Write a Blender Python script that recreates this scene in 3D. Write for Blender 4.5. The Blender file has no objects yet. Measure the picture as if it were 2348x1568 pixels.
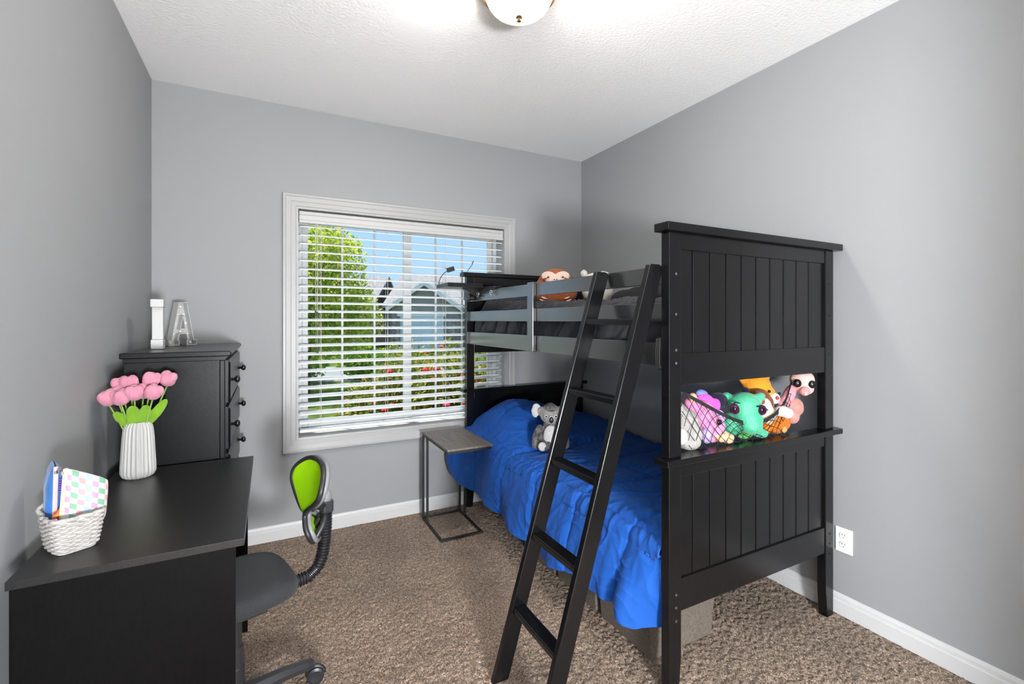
import bpy, bmesh, math, random
import numpy as np
from mathutils import Vector, Matrix, noise as mnoise

R = math.radians
PI = math.pi
scene = bpy.context.scene
col = scene.collection

# ------------------------------------------------------------------ camera, world, sun, exposure
cam_data = bpy.data.cameras.new('camera')
cam = bpy.data.objects.new('camera', cam_data)
col.objects.link(cam)
cam_data.sensor_width = 36.0
cam_data.lens = 36.0 * 1070.0 / 2348.0
cam_data.shift_y = -49.0 / 2348.0
cam_data.clip_start = 0.02
cam_data.clip_end = 400
cam.location = (0, 0, 1.37)
cam.rotation_euler = (R(90), 0, R(-27.54))
scene.camera = cam

world = bpy.data.worlds.new('sky')
scene.world = world
world.use_nodes = True
wn, wl = world.node_tree.nodes, world.node_tree.links
wn.clear()
w_out = wn.new('ShaderNodeOutputWorld')
w_bg = wn.new('ShaderNodeBackground')
w_geo = wn.new('ShaderNodeTexCoord')
w_sep = wn.new('ShaderNodeSeparateXYZ')
w_ramp = wn.new('ShaderNodeValToRGB')
w_ramp.color_ramp.elements[0].position = 0.0
w_ramp.color_ramp.elements[0].color = (0.50, 0.72, 1.0, 1)
w_ramp.color_ramp.elements[1].position = 0.45
w_ramp.color_ramp.elements[1].color = (0.33, 0.57, 0.96, 1)
wl.new(w_geo.outputs['Generated'], w_sep.inputs[0])
wl.new(w_sep.outputs['Z'], w_ramp.inputs[0])
wl.new(w_ramp.outputs[0], w_bg.inputs['Color'])
w_bg.inputs['Strength'].default_value = 0.78
wl.new(w_bg.outputs[0], w_out.inputs[0])

sun_data = bpy.data.lights.new('sun', 'SUN')
sun_data.energy = 4.8
sun_data.angle = R(1.0)
sun_data.color = (1.0, 0.94, 0.84)
sun = bpy.data.objects.new('sun', sun_data)
col.objects.link(sun)
sun.rotation_euler = Vector((0.16, -0.25, -0.95)).to_track_quat('-Z', 'Y').to_euler()

scene.view_settings.view_transform = 'Standard'
scene.view_settings.look = 'None'
scene.view_settings.exposure = 0.55
scene.view_settings.gamma = 1.0
scene.view_settings.use_curve_mapping = False

LAMP = 400.0      # glow of the bedroom ceiling lamp
FILL = 272.0      # glow of the added fill globe, unseen behind the camera

# ------------------------------------------------------------------ room numbers (metres)
XL, XR, YB, YF, ZC = -0.585, 2.375, 3.27, -0.16, 2.73
WX0, WX1, WZ0, WZ1 = 0.168, 1.632, 0.624, 2.083      # window opening

# ------------------------------------------------------------------ materials
MATS = {}


def principled(name, color, rough=0.5, metal=0.0, spec=0.5, var=0.0, var_scale=8.0, bump=0.0, bump_scale=60.0,
               bump_detail=3.0, bump_dist=0.01, stretch=None, sheen=0.0, coat=0.0, color2=None, trans=0.0, emit=None,
               emit_strength=0.0, subsurf=0.0, detail=4.0):
    if name in MATS:
        return MATS[name]
    m = bpy.data.materials.new(name)
    m.use_nodes = True
    nt = m.node_tree
    n, l = nt.nodes, nt.links
    b = n['Principled BSDF']
    b.inputs['Base Color'].default_value = (*color, 1)
    b.inputs['Roughness'].default_value = rough
    b.inputs['Metallic'].default_value = metal
    b.inputs['Specular IOR Level'].default_value = spec
    if sheen:
        b.inputs['Sheen Weight'].default_value = sheen
        b.inputs['Sheen Roughness'].default_value = 0.5
    if coat:
        b.inputs['Coat Weight'].default_value = coat
        b.inputs['Coat Roughness'].default_value = 0.22
        b.inputs['Coat IOR'].default_value = 1.9
    if trans:
        b.inputs['Transmission Weight'].default_value = trans
    if emit:
        b.inputs['Emission Color'].default_value = (*emit, 1)
        b.inputs['Emission Strength'].default_value = emit_strength
    tc = n.new('ShaderNodeTexCoord')
    mp = n.new('ShaderNodeMapping')
    l.new(tc.outputs['Object'], mp.inputs['Vector'])
    if stretch:
        mp.inputs['Scale'].default_value = stretch
    if var or color2:
        tx = n.new('ShaderNodeTexNoise')
        tx.inputs['Scale'].default_value = var_scale
        tx.inputs['Detail'].default_value = detail
        l.new(mp.outputs[0], tx.inputs['Vector'])
        rp = n.new('ShaderNodeValToRGB')
        c2 = color2 if color2 else tuple(max(0.0, c * (1 - var)) for c in color)
        c1 = color if color2 else tuple(min(1.0, c * (1 + var)) for c in color)
        rp.color_ramp.elements[0].position = 0.35
        rp.color_ramp.elements[1].position = 0.65
        rp.color_ramp.elements[0].color = (*c2, 1)
        rp.color_ramp.elements[1].color = (*c1, 1)
        l.new(tx.outputs['Fac'], rp.inputs[0])
        l.new(rp.outputs[0], b.inputs['Base Color'])
    if bump:
        tb = n.new('ShaderNodeTexNoise')
        tb.inputs['Scale'].default_value = bump_scale
        tb.inputs['Detail'].default_value = bump_detail
        l.new(mp.outputs[0], tb.inputs['Vector'])
        bp = n.new('ShaderNodeBump')
        bp.inputs['Strength'].default_value = bump
        bp.inputs['Distance'].default_value = bump_dist
        l.new(tb.outputs['Fac'], bp.inputs['Height'])
        l.new(bp.outputs[0], b.inputs['Normal'])
    MATS[name] = m
    return m


M_wall = principled('wall_paint_grey', (0.318, 0.324, 0.330), 0.62, spec=0.3, bump=0.12, bump_scale=170, bump_dist=0.003)
M_ceil = principled('ceiling_texture_white', (0.90, 0.90, 0.90), 0.9, spec=0.2, bump=0.55, bump_scale=75, bump_detail=5, bump_dist=0.006)
M_trim = principled('trim_white', (0.40, 0.40, 0.40), 0.38)
M_base = principled('baseboard_white', (0.62, 0.62, 0.62), 0.38)
M_valance = principled('valance_white', (0.50, 0.50, 0.495), 0.4)
M_black = principled('black_furniture_paint', (0.0045, 0.0045, 0.0050), 0.24, spec=0.48, bump=0.05, bump_scale=320, bump_dist=0.002,
                     var=0.12, var_scale=40)
M_desk_shaded = principled('black_brown_laminate_shaded', (0.0028, 0.0026, 0.0027), 0.42, spec=0.10, var=0.2, var_scale=30, stretch=(6, 1, 1), bump=0.06,
                    bump_scale=200)  # desk sides: same laminate, darkened to paint in their shade
M_desk_lit = principled('black_brown_laminate_lit', (0.0120, 0.0117, 0.0120), 0.32, spec=0.42, var=0.2, var_scale=30, stretch=(6, 1, 1), bump=0.06,
                       bump_scale=200)  # desk top: same laminate, lightened to paint in the light on it
M_gloss = principled('black_rail_gloss', (0.0062, 0.0064, 0.0062), 0.24, spec=1.0, coat=1.0, bump=0.04, bump_scale=320, bump_dist=0.002)
M_dress = principled('black_dresser_paint', (0.0055, 0.0055, 0.0062), 0.30, spec=0.24, var=0.1, var_scale=30, bump=0.04, bump_scale=250)
M_knob = principled('black_knob', (0.010, 0.010, 0.011), 0.22)
M_bolt = principled('steel_bolt', (0.42, 0.42, 0.44), 0.3, metal=1.0)
M_hole = principled('bolt_hole', (0.004, 0.004, 0.004), 0.6)
M_iron = principled('black_iron', (0.016, 0.016, 0.017), 0.5, bump=0.1, bump_scale=150)
M_tabletop = principled('grey_oak_top', (0.21, 0.175, 0.15), 0.5, color2=(0.13, 0.11, 0.096), var_scale=9, stretch=(10, 1, 1), bump=0.15,
                        bump_scale=60)
M_slat = principled('blind_white', (0.86, 0.86, 0.85), 0.4)
M_cord = principled('blind_cord', (0.62, 0.60, 0.57), 0.8)
M_tassel = principled('cord_tassel', (0.06, 0.06, 0.055), 0.5)
M_vinyl = principled('window_vinyl', (0.52, 0.54, 0.56), 0.4)
M_plate = principled('outlet_white', (0.86, 0.86, 0.85), 0.3)
M_slot = principled('outlet_slot', (0.02, 0.02, 0.02), 0.6)
M_bronze = principled('antique_bronze', (0.14, 0.078, 0.036), 0.42, metal=0.6, var=0.3, var_scale=25)
M_blue = principled('blue_comforter', (0.010, 0.088, 0.40), 0.72, spec=0.2, sheen=0.05, bump=0.2, bump_scale=420, var=0.06, var_scale=5)
M_sheet = principled('charcoal_sheet', (0.032, 0.032, 0.039), 0.8, spec=0.2, sheen=0.08, bump=0.15, bump_scale=400, var=0.12, var_scale=6)
M_pillow_dark = principled('dark_pillow_fabric', (0.017, 0.0165, 0.019), 0.85, spec=0.2, var=0.2, var_scale=12)
M_bin = principled('grey_felt_bin', (0.15, 0.125, 0.105), 0.95, spec=0.1, var=0.18, var_scale=120, bump=0.3, bump_scale=220)
M_seat = principled('chair_fabric', (0.028, 0.029, 0.032), 0.8, spec=0.3, var=0.3, var_scale=420, bump=0.4, bump_scale=420, sheen=0.08)
M_plastic = principled('chair_plastic', (0.025, 0.025, 0.028), 0.38)
M_plastic_grey = principled('chair_grey_plastic', (0.22, 0.22, 0.235), 0.4)
M_bellow = principled('chair_bellows', (0.016, 0.016, 0.018), 0.3)
M_ceramic = principled('white_ceramic', (0.42, 0.413, 0.40), 0.45)
M_wicker = principled('white_wicker', (0.42, 0.40, 0.38), 0.7, var=0.08, var_scale=60, bump=0.4, bump_scale=180)
M_letter = principled('white_letter', (0.50, 0.495, 0.49), 0.45)
M_bulb = principled('frosted_bulb', (0.82, 0.80, 0.76), 0.25)
M_cable = principled('black_cable', (0.010, 0.010, 0.011), 0.45)
M_chrome = principled('chrome', (0.75, 0.75, 0.76), 0.12, metal=1.0)
M_nylon = principled('black_nylon', (0.008, 0.008, 0.009), 0.75)


def yarn_mat(name, color, scale=260.0, strength=0.6):
    if name in MATS:
        return MATS[name]
    m = principled(name, color, 0.85, spec=0.15, sheen=0.3, var=0.10, var_scale=25)
    nt = m.node_tree
    n, l = nt.nodes, nt.links
    tc = n.new('ShaderNodeTexCoord')
    wv = n.new('ShaderNodeTexWave')
    wv.inputs['Scale'].default_value = scale
    wv.inputs['Distortion'].default_value = 2.0
    wv.inputs['Detail'].default_value = 1.0
    l.new(tc.outputs['Object'], wv.inputs['Vector'])
    bp = n.new('ShaderNodeBump')
    bp.inputs['Strength'].default_value = strength
    bp.inputs['Distance'].default_value = 0.004
    l.new(wv.outputs['Fac'], bp.inputs['Height'])
    l.new(bp.outputs[0], n['Principled BSDF'].inputs['Normal'])
    return m


M_pinkyarn = yarn_mat('pink_yarn', (0.74, 0.275, 0.385), 150)
M_greenyarn = yarn_mat('green_yarn', (0.22, 0.45, 0.015), 150)
M_stem = principled('green_stem', (0.22, 0.36, 0.06), 0.7)


def plush(name, color, var=0.16, scale=60, color2=None):
    return principled('plush_' + name, color, 0.92, spec=0.12, sheen=0.15, var=var, var_scale=scale, bump=0.5, bump_scale=240, bump_dist=0.004,
                      color2=color2)


def glass_mat():
    m = bpy.data.materials.new('window_glass')
    m.use_nodes = True
    n, l = m.node_tree.nodes, m.node_tree.links
    n.clear()
    o = n.new('ShaderNodeOutputMaterial')
    mix = n.new('ShaderNodeMixShader')
    t = n.new('ShaderNodeBsdfTransparent')
    t.inputs[0].default_value = (0.96, 0.985, 0.975, 1)
    g = n.new('ShaderNodeBsdfGlossy')
    g.inputs['Roughness'].default_value = 0.02
    mix.inputs[0].default_value = 0.006
    l.new(t.outputs[0], mix.inputs[1])
    l.new(g.outputs[0], mix.inputs[2])
    l.new(mix.outputs[0], o.inputs[0])
    return m


M_glass = glass_mat()


def carpet_mat():
    m = bpy.data.materials.new('brown_shag_carpet')
    m.use_nodes = True
    n, l = m.node_tree.nodes, m.node_tree.links
    b = n['Principled BSDF']
    b.inputs['Roughness'].default_value = 0.95
    b.inputs['Specular IOR Level'].default_value = 0.1
    b.inputs['Sheen Weight'].default_value = 0.25
    tc = n.new('ShaderNodeTexCoord')
    a = n.new('ShaderNodeTexNoise')
    a.inputs['Scale'].default_value = 165
    a.inputs['Detail'].default_value = 3
    a.inputs['Roughness'].default_value = 0.7
    l.new(tc.outputs['Object'], a.inputs['Vector'])
    r = n.new('ShaderNodeValToRGB')
    e = r.color_ramp.elements
    e[0].position = 0.36
    e[0].color = (0.062, 0.040, 0.026, 1)
    e[1].position = 0.66
    e[1].color = (0.54, 0.415, 0.318, 1)
    k = r.color_ramp.elements.new(0.5)
    k.color = (0.238, 0.168, 0.119, 1)
    l.new(a.outputs['Fac'], r.inputs[0])
    # vacuum strokes and trodden patches: the pile leans lighter and darker
    c = n.new('ShaderNodeTexNoise')
    c.inputs['Scale'].default_value = 2.6
    c.inputs['Detail'].default_value = 5
    c.inputs['Roughness'].default_value = 0.65
    l.new(tc.outputs['Object'], c.inputs['Vector'])
    r2 = n.new('ShaderNodeValToRGB')
    r2.color_ramp.elements[0].position = 0.38
    r2.color_ramp.elements[0].color = (0.90, 0.885, 0.87, 1)
    r2.color_ramp.elements[1].position = 0.62
    r2.color_ramp.elements[1].color = (1.22, 1.21, 1.20, 1)
    l.new(c.outputs['Fac'], r2.inputs[0])
    mx = n.new('ShaderNodeMix')
    mx.data_type = 'RGBA'
    mx.blend_type = 'MULTIPLY'
    mx.inputs[0].default_value = 1.0
    l.new(r.outputs[0], mx.inputs[6])
    l.new(r2.outputs[0], mx.inputs[7])
    l.new(mx.outputs[2], b.inputs['Base Color'])
    bp = n.new('ShaderNodeBump')
    bp.inputs['Strength'].default_value = 0.8
    bp.inputs['Distance'].default_value = 0.008
    l.new(a.outputs['Fac'], bp.inputs['Height'])
    l.new(bp.outputs[0], b.inputs['Normal'])
    return m


M_carpet = carpet_mat()


# ------------------------------------------------------------------ mesh helpers
class MB:
    def __init__(self):
        self.v = []
        self.f = []
        self.m = []

    def add(self, vs, fs, mi=0):
        o = len(self.v)
        self.v += [tuple(p) for p in vs]
        self.f += [tuple(i + o for i in f) for f in fs]
        self.m += [mi] * len(fs)
        return self

    def box(self, x0, x1, y0, y1, z0, z1, M=None, mi=0):
        vs = [(x0, y0, z0), (x1, y0, z0), (x1, y1, z0), (x0, y1, z0), (x0, y0, z1), (x1, y0, z1), (x1, y1, z1), (x0, y1, z1)]
        if M is not None:
            vs = [tuple(M @ Vector(p)) for p in vs]
        return self.add(vs, [(0, 3, 2, 1), (4, 5, 6, 7), (0, 1, 5, 4), (1, 2, 6, 5), (2, 3, 7, 6), (3, 0, 4, 7)], mi)

    def prism(self, poly, d0, d1, axis='y', M=None, mi=0):
        """poly of (a, b); axis y: a=x b=z; axis x: a=y b=z; axis z: a=x b=y"""
        def P(a, b, d):
            p = {'y': (a, d, b), 'x': (d, a, b), 'z': (a, b, d)}[axis]
            return tuple(M @ Vector(p)) if M is not None else p
        n = len(poly)
        vs = [P(a, b, d0) for a, b in poly] + [P(a, b, d1) for a, b in poly]
        fs = [tuple(range(n)), tuple(range(2 * n - 1, n - 1, -1))] + [(i, i + n, (i + 1) % n + n, (i + 1) % n) for i in range(n)]
        return self.add(vs, fs, mi)

    def tube(self, pts, r, n=8, closed=False, caps=True, mi=0):
        pts = [Vector(p) for p in pts]
        k = len(pts)
        rs = r if isinstance(r, (list, tuple)) else [r] * k
        vs, fs = [], []
        t0 = (pts[1] - pts[0]).normalized()
        up = Vector((0, 0, 1)) if abs(t0.z) < 0.9 else Vector((1, 0, 0))
        nrm = (up - t0 * up.dot(t0)).normalized()
        for i in range(k):
            a = pts[(i - 1) % k] if (closed or i > 0) else pts[0]
            c = pts[(i + 1) % k] if (closed or i < k - 1) else pts[-1]
            t = (c - a).normalized()
            nrm = (nrm - t * nrm.dot(t))
            nrm = nrm.normalized() if nrm.length > 1e-6 else t.orthogonal().normalized()
            b = t.cross(nrm)
            for j in range(n):
                an = 2 * PI * j / n
                vs.append(tuple(pts[i] + (nrm * math.cos(an) + b * math.sin(an)) * rs[i]))
        last = k if closed else k - 1
        for i in range(last):
            for j in range(n):
                i2 = (i + 1) % k
                fs.append((i * n + j, i * n + (j + 1) % n, i2 * n + (j + 1) % n, i2 * n + j))
        if caps and not closed:
            fs.append(tuple(range(n - 1, -1, -1)))
            fs.append(tuple((k - 1) * n + j for j in range(n)))
        return self.add(vs, fs, mi)

    def lathe(self, prof, n=24, c=(0, 0, 0), ribs=0, rib_amp=0.0, M=None, mi=0):
        vs, fs = [], []
        for (r, z) in prof:
            for j in range(n):
                an = 2 * PI * j / n
                rr = r * (1 + (rib_amp * (abs(math.cos(an * ribs / 2)) - 0.6) if ribs else 0))
                p = Vector((c[0] + rr * math.cos(an), c[1] + rr * math.sin(an), c[2] + z))
                vs.append(tuple(M @ p) if M is not None else tuple(p))
        for i in range(len(prof) - 1):
            for j in range(n):
                fs.append((i * n + j, i * n + (j + 1) % n, (i + 1) * n + (j + 1) % n, (i + 1) * n + j))
        fs.append(tuple(range(n - 1, -1, -1)))
        fs.append(tuple((len(prof) - 1) * n + j for j in range(n)))
        return self.add(vs, fs, mi)

    def ell(self, c, r, rot=None, n=16, m=10, mi=0):
        vs, fs = [], []
        if not isinstance(r, (tuple, list)):
            r = (r, r, r)
        Mr = rot.to_matrix() if rot is not None and hasattr(rot, 'to_matrix') else rot
        vs.append((0, 0, r[2]))
        for i in range(1, m):
            th = PI * i / m
            for j in range(n):
                an = 2 * PI * j / n
                vs.append((r[0] * math.sin(th) * math.cos(an), r[1] * math.sin(th) * math.sin(an), r[2] * math.cos(th)))
        vs.append((0, 0, -r[2]))
        for j in range(n):
            fs.append((0, 1 + j, 1 + (j + 1) % n))
        for i in range(m - 2):
            for j in range(n):
                fs.append((1 + i * n + j, 1 + (i + 1) * n + j, 1 + (i + 1) * n + (j + 1) % n, 1 + i * n + (j + 1) % n))
        e = len(vs) - 1
        for j in range(n):
            fs.append((e, 1 + (m - 2) * n + (j + 1) % n, 1 + (m - 2) * n + j))
        cv = Vector(c)
        vs = [tuple(cv + (Mr @ Vector(p) if Mr is not None else Vector(p))) for p in vs]
        return self.add(vs, fs, mi)

    def grid(self, P, closed_u=False, mi=0):
        """P: array [nu][nv] of points"""
        nu, nv = len(P), len(P[0])
        vs = [tuple(p) for row in P for p in row]
        fs = []
        for i in range(nu if closed_u else nu - 1):
            i2 = (i + 1) % nu
            for j in range(nv - 1):
                fs.append((i * nv + j, i2 * nv + j, i2 * nv + j + 1, i * nv + j + 1))
        return self.add(vs, fs, mi)

    def build(self, name, mat, parent=None, local=False, smooth=False, bevel=0.0, seg=2):
        me = bpy.data.meshes.new(name)
        off = Vector((0, 0, 0))
        if parent is not None and not local:
            p = parent
            while p is not None:
                off += p.location
                p = p.parent
        me.from_pydata([(a - off.x, b - off.y, c - off.z) for a, b, c in self.v], [], self.f)
        mats = mat if isinstance(mat, (list, tuple)) else [mat]
        for mm in mats:
            me.materials.append(mm)
        if len(mats) > 1:
            me.polygons.foreach_set('material_index', self.m)
        me.validate()
        bm = bmesh.new()
        bm.from_mesh(me)
        bmesh.ops.recalc_face_normals(bm, faces=bm.faces)
        if bevel:
            bmesh.ops.bevel(bm, geom=[e for e in bm.edges if len(e.link_faces) == 2 and e.calc_face_angle(0) > 0.6], offset=bevel,
                            segments=seg, profile=0.5, affect='EDGES', clamp_overlap=True)
        bm.to_mesh(me)
        bm.free()
        if smooth:
            me.polygons.foreach_set('use_smooth', [True] * len(me.polygons))
            if smooth != True:
                me.set_sharp_from_angle(angle=R(smooth))
        ob = bpy.data.objects.new(name, me)
        col.objects.link(ob)
        if parent is not None:
            ob.parent = parent
        return ob


def tag(o, label, cat, group=None, kind=None):
    if label:
        o['label'] = label
    if cat:
        o['category'] = cat
    if group:
        o['group'] = group
    if kind:
        o['kind'] = kind
    return o


def thing(name, label, cat, loc=(0, 0, 0), rz=0.0, group=None, rot=None):
    o = bpy.data.objects.new(name, None)
    o.empty_display_size = 0.05
    col.objects.link(o)
    o.location = loc
    o.rotation_euler = rot if rot else (0, 0, rz)
    return tag(o, label, cat, group)


def structure(o, label=None):
    o['kind'] = 'structure'
    if label:
        o['label'] = label
    return o


def blob(name, ells, mat, parent=None, voxel=0.006, smooth_iter=6, local=False, noise_amp=0.0, noise_scale=40):
    """ellipsoids fused to one continuous skin"""
    mb = MB()
    for e in ells:
        mb.ell(e[0], e[1], e[2] if len(e) > 2 else None, n=14, m=10)
    ob = mb.build(name, mat, parent, local=local)
    md = ob.modifiers.new('fuse', 'REMESH')
    md.mode = 'VOXEL'
    md.voxel_size = voxel
    if smooth_iter:
        sm = ob.modifiers.new('soften', 'SMOOTH')
        sm.factor = 0.5
        sm.iterations = smooth_iter
    dg = bpy.context.evaluated_depsgraph_get()
    dg.update()
    me = bpy.data.meshes.new_from_object(ob.evaluated_get(dg), depsgraph=dg)
    ob.modifiers.clear()
    old = ob.data
    ob.data = me
    bpy.data.meshes.remove(old)
    if noise_amp:
        for v in me.vertices:
            v.co += v.normal * (mnoise.noise(v.co * noise_scale) * noise_amp)
    me.name = name
    if not me.materials:
        me.materials.append(mat if not isinstance(mat, list) else mat[0])
    me.polygons.foreach_set('use_smooth', [True] * len(me.polygons))
    return ob


def euler(x, y, z):
    return Matrix.Rotation(R(z), 3, 'Z') @ Matrix.Rotation(R(y), 3, 'Y') @ Matrix.Rotation(R(x), 3, 'X')


def fbm(x, y, z=0.0, oct=3):
    s, a, f = 0.0, 1.0, 1.0
    for _ in range(oct):
        s += a * mnoise.noise(Vector((x * f, y * f, z + f)))
        a *= 0.5
        f *= 2.03
    return s


def sstep(a, b, x):
    t = min(1.0, max(0.0, (x - a) / (b - a)))
    return t * t * (3 - 2 * t)


# ================================================================== THE ROOM
def build_room():
    # carpet: a finely lumped pile where the photograph sees it
    rng = np.random.default_rng(4)
    x0, x1, y0, y1, st = -0.20, XR, 0.55, YB, 0.0062
    nx, ny = int((x1 - x0) / st), int((y1 - y0) / st)
    gx, gy = np.meshgrid(np.linspace(x0, x1, nx), np.linspace(y0, y1, ny), indexing='ij')
    h = rng.standard_normal((nx, ny))
    sm = h.copy()
    for _ in range(1):
        sm = (sm + np.roll(sm, 1, 0) + np.roll(sm, -1, 0) + np.roll(sm, 1, 1) + np.roll(sm, -1, 1)) / 5
    h = 0.0030 * sm + 0.0022 * h
    h = np.clip(h, -0.006, 0.007) - 0.002
    h[0, :] = h[-1, :] = 0
    h[:, 0] = h[:, -1] = 0
    jx, jy = rng.uniform(-.3, .3, (nx, ny)) * st, rng.uniform(-.3, .3, (nx, ny)) * st
    jx[0, :] = jx[-1, :] = 0
    jy[:, 0] = jy[:, -1] = 0
    V = np.stack([gx + jx, gy + jy, h], -1).reshape(-1, 3)
    ii, jj = np.meshgrid(np.arange(nx - 1), np.arange(ny - 1), indexing='ij')
    a = (ii * ny + jj).ravel()
    F = np.stack([a, a + ny, a + ny + 1, a + 1], -1)
    base = len(V)
    ext = [(XL - .2, -4.5, 0), (XR + .2, -4.5, 0), (XR + .2, y0, 0), (x0, y0, 0), (XL - .2, y0, 0), (x0, YB, 0), (XL - .2, YB, 0), (XR, y0, 0)]
    V = np.concatenate([V, np.array(ext)])
    faces = [tuple(f) for f in F] + [(base, base + 1, base + 2, base + 7, base + 3, base + 4), (base + 4, base + 3, base + 5, base + 6)]
    me = bpy.data.meshes.new('floor')
    me.from_pydata(V.tolist(), [], faces)
    me.materials.append(M_carpet)
    me.polygons.foreach_set('use_smooth', [True] * len(me.polygons))
    ob = bpy.data.objects.new('floor', me)
    col.objects.link(ob)
    structure(ob, 'brown shaggy wall-to-wall carpet of the bedroom')

    structure(MB().box(XL - .2, XR + .2, -4.5, YB + .2, ZC, ZC + .25).build('ceiling', M_ceil), 'white textured bedroom ceiling')
    structure(MB().box(XL - .2, XL, -4.5, YB + .2, -.6, ZC).build('wall_left', M_wall), 'grey painted wall beside the desk')
    structure(MB().box(XR, XR + .2, -4.5, YB + .2, -.6, ZC).build('wall_right', M_wall), 'grey painted wall beside the bunk bed')
    w = MB()
    e = 0.012
    for (a, b, c, d) in [(XL, WX0 - e, -.6, ZC), (WX1 + e, XR, -.6, ZC), (WX0 - e, WX1 + e, -.6, WZ0 - e), (WX0 - e, WX1 + e, WZ1 + e, ZC)]:
        w.box(a, b, YB, YB + .2, c, d)
    structure(w.build('wall_back', M_wall), 'grey painted wall around the window')
    w = MB()
    w.box(1.54, XR, YF - .12, YF, 0, ZC)  # edge placed to shade the near right wall from the fill globe
    w.box(XL, -.50, YF - .12, YF, 0, ZC)
    structure(w.build('wall_front', M_wall), 'unseen grey front wall, its wide opening shaped to steer the fill light')
    structure(MB().box(XL, XR, -4.5, -4.35, 0, ZC).build('wall_hall', M_wall), 'far wall of the hall behind the doorway')

    # baseboards: body, stepped bead
    def profile():
        return [(0, 0), (0.016, 0), (0.016, 0.062), (0.011, 0.066), (0.011, 0.080), (0.007, 0.090), (0.002, 0.094), (0, 0.094)]
    p = profile()
    structure(MB().prism([(YB - a, b) for a, b in p], XL, XR, 'x').build('baseboard_back', M_base), 'white baseboard under the window wall')
    structure(MB().prism([(XR - a, b) for a, b in p], YF, YB, 'y').build('baseboard_right', M_base), 'white baseboard along the bunk bed wall')
    structure(MB().prism([(XL + a, b) for a, b in p], YF, YB, 'y').build('baseboard_left', M_base), 'white baseboard behind the desk')


build_room()


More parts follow.
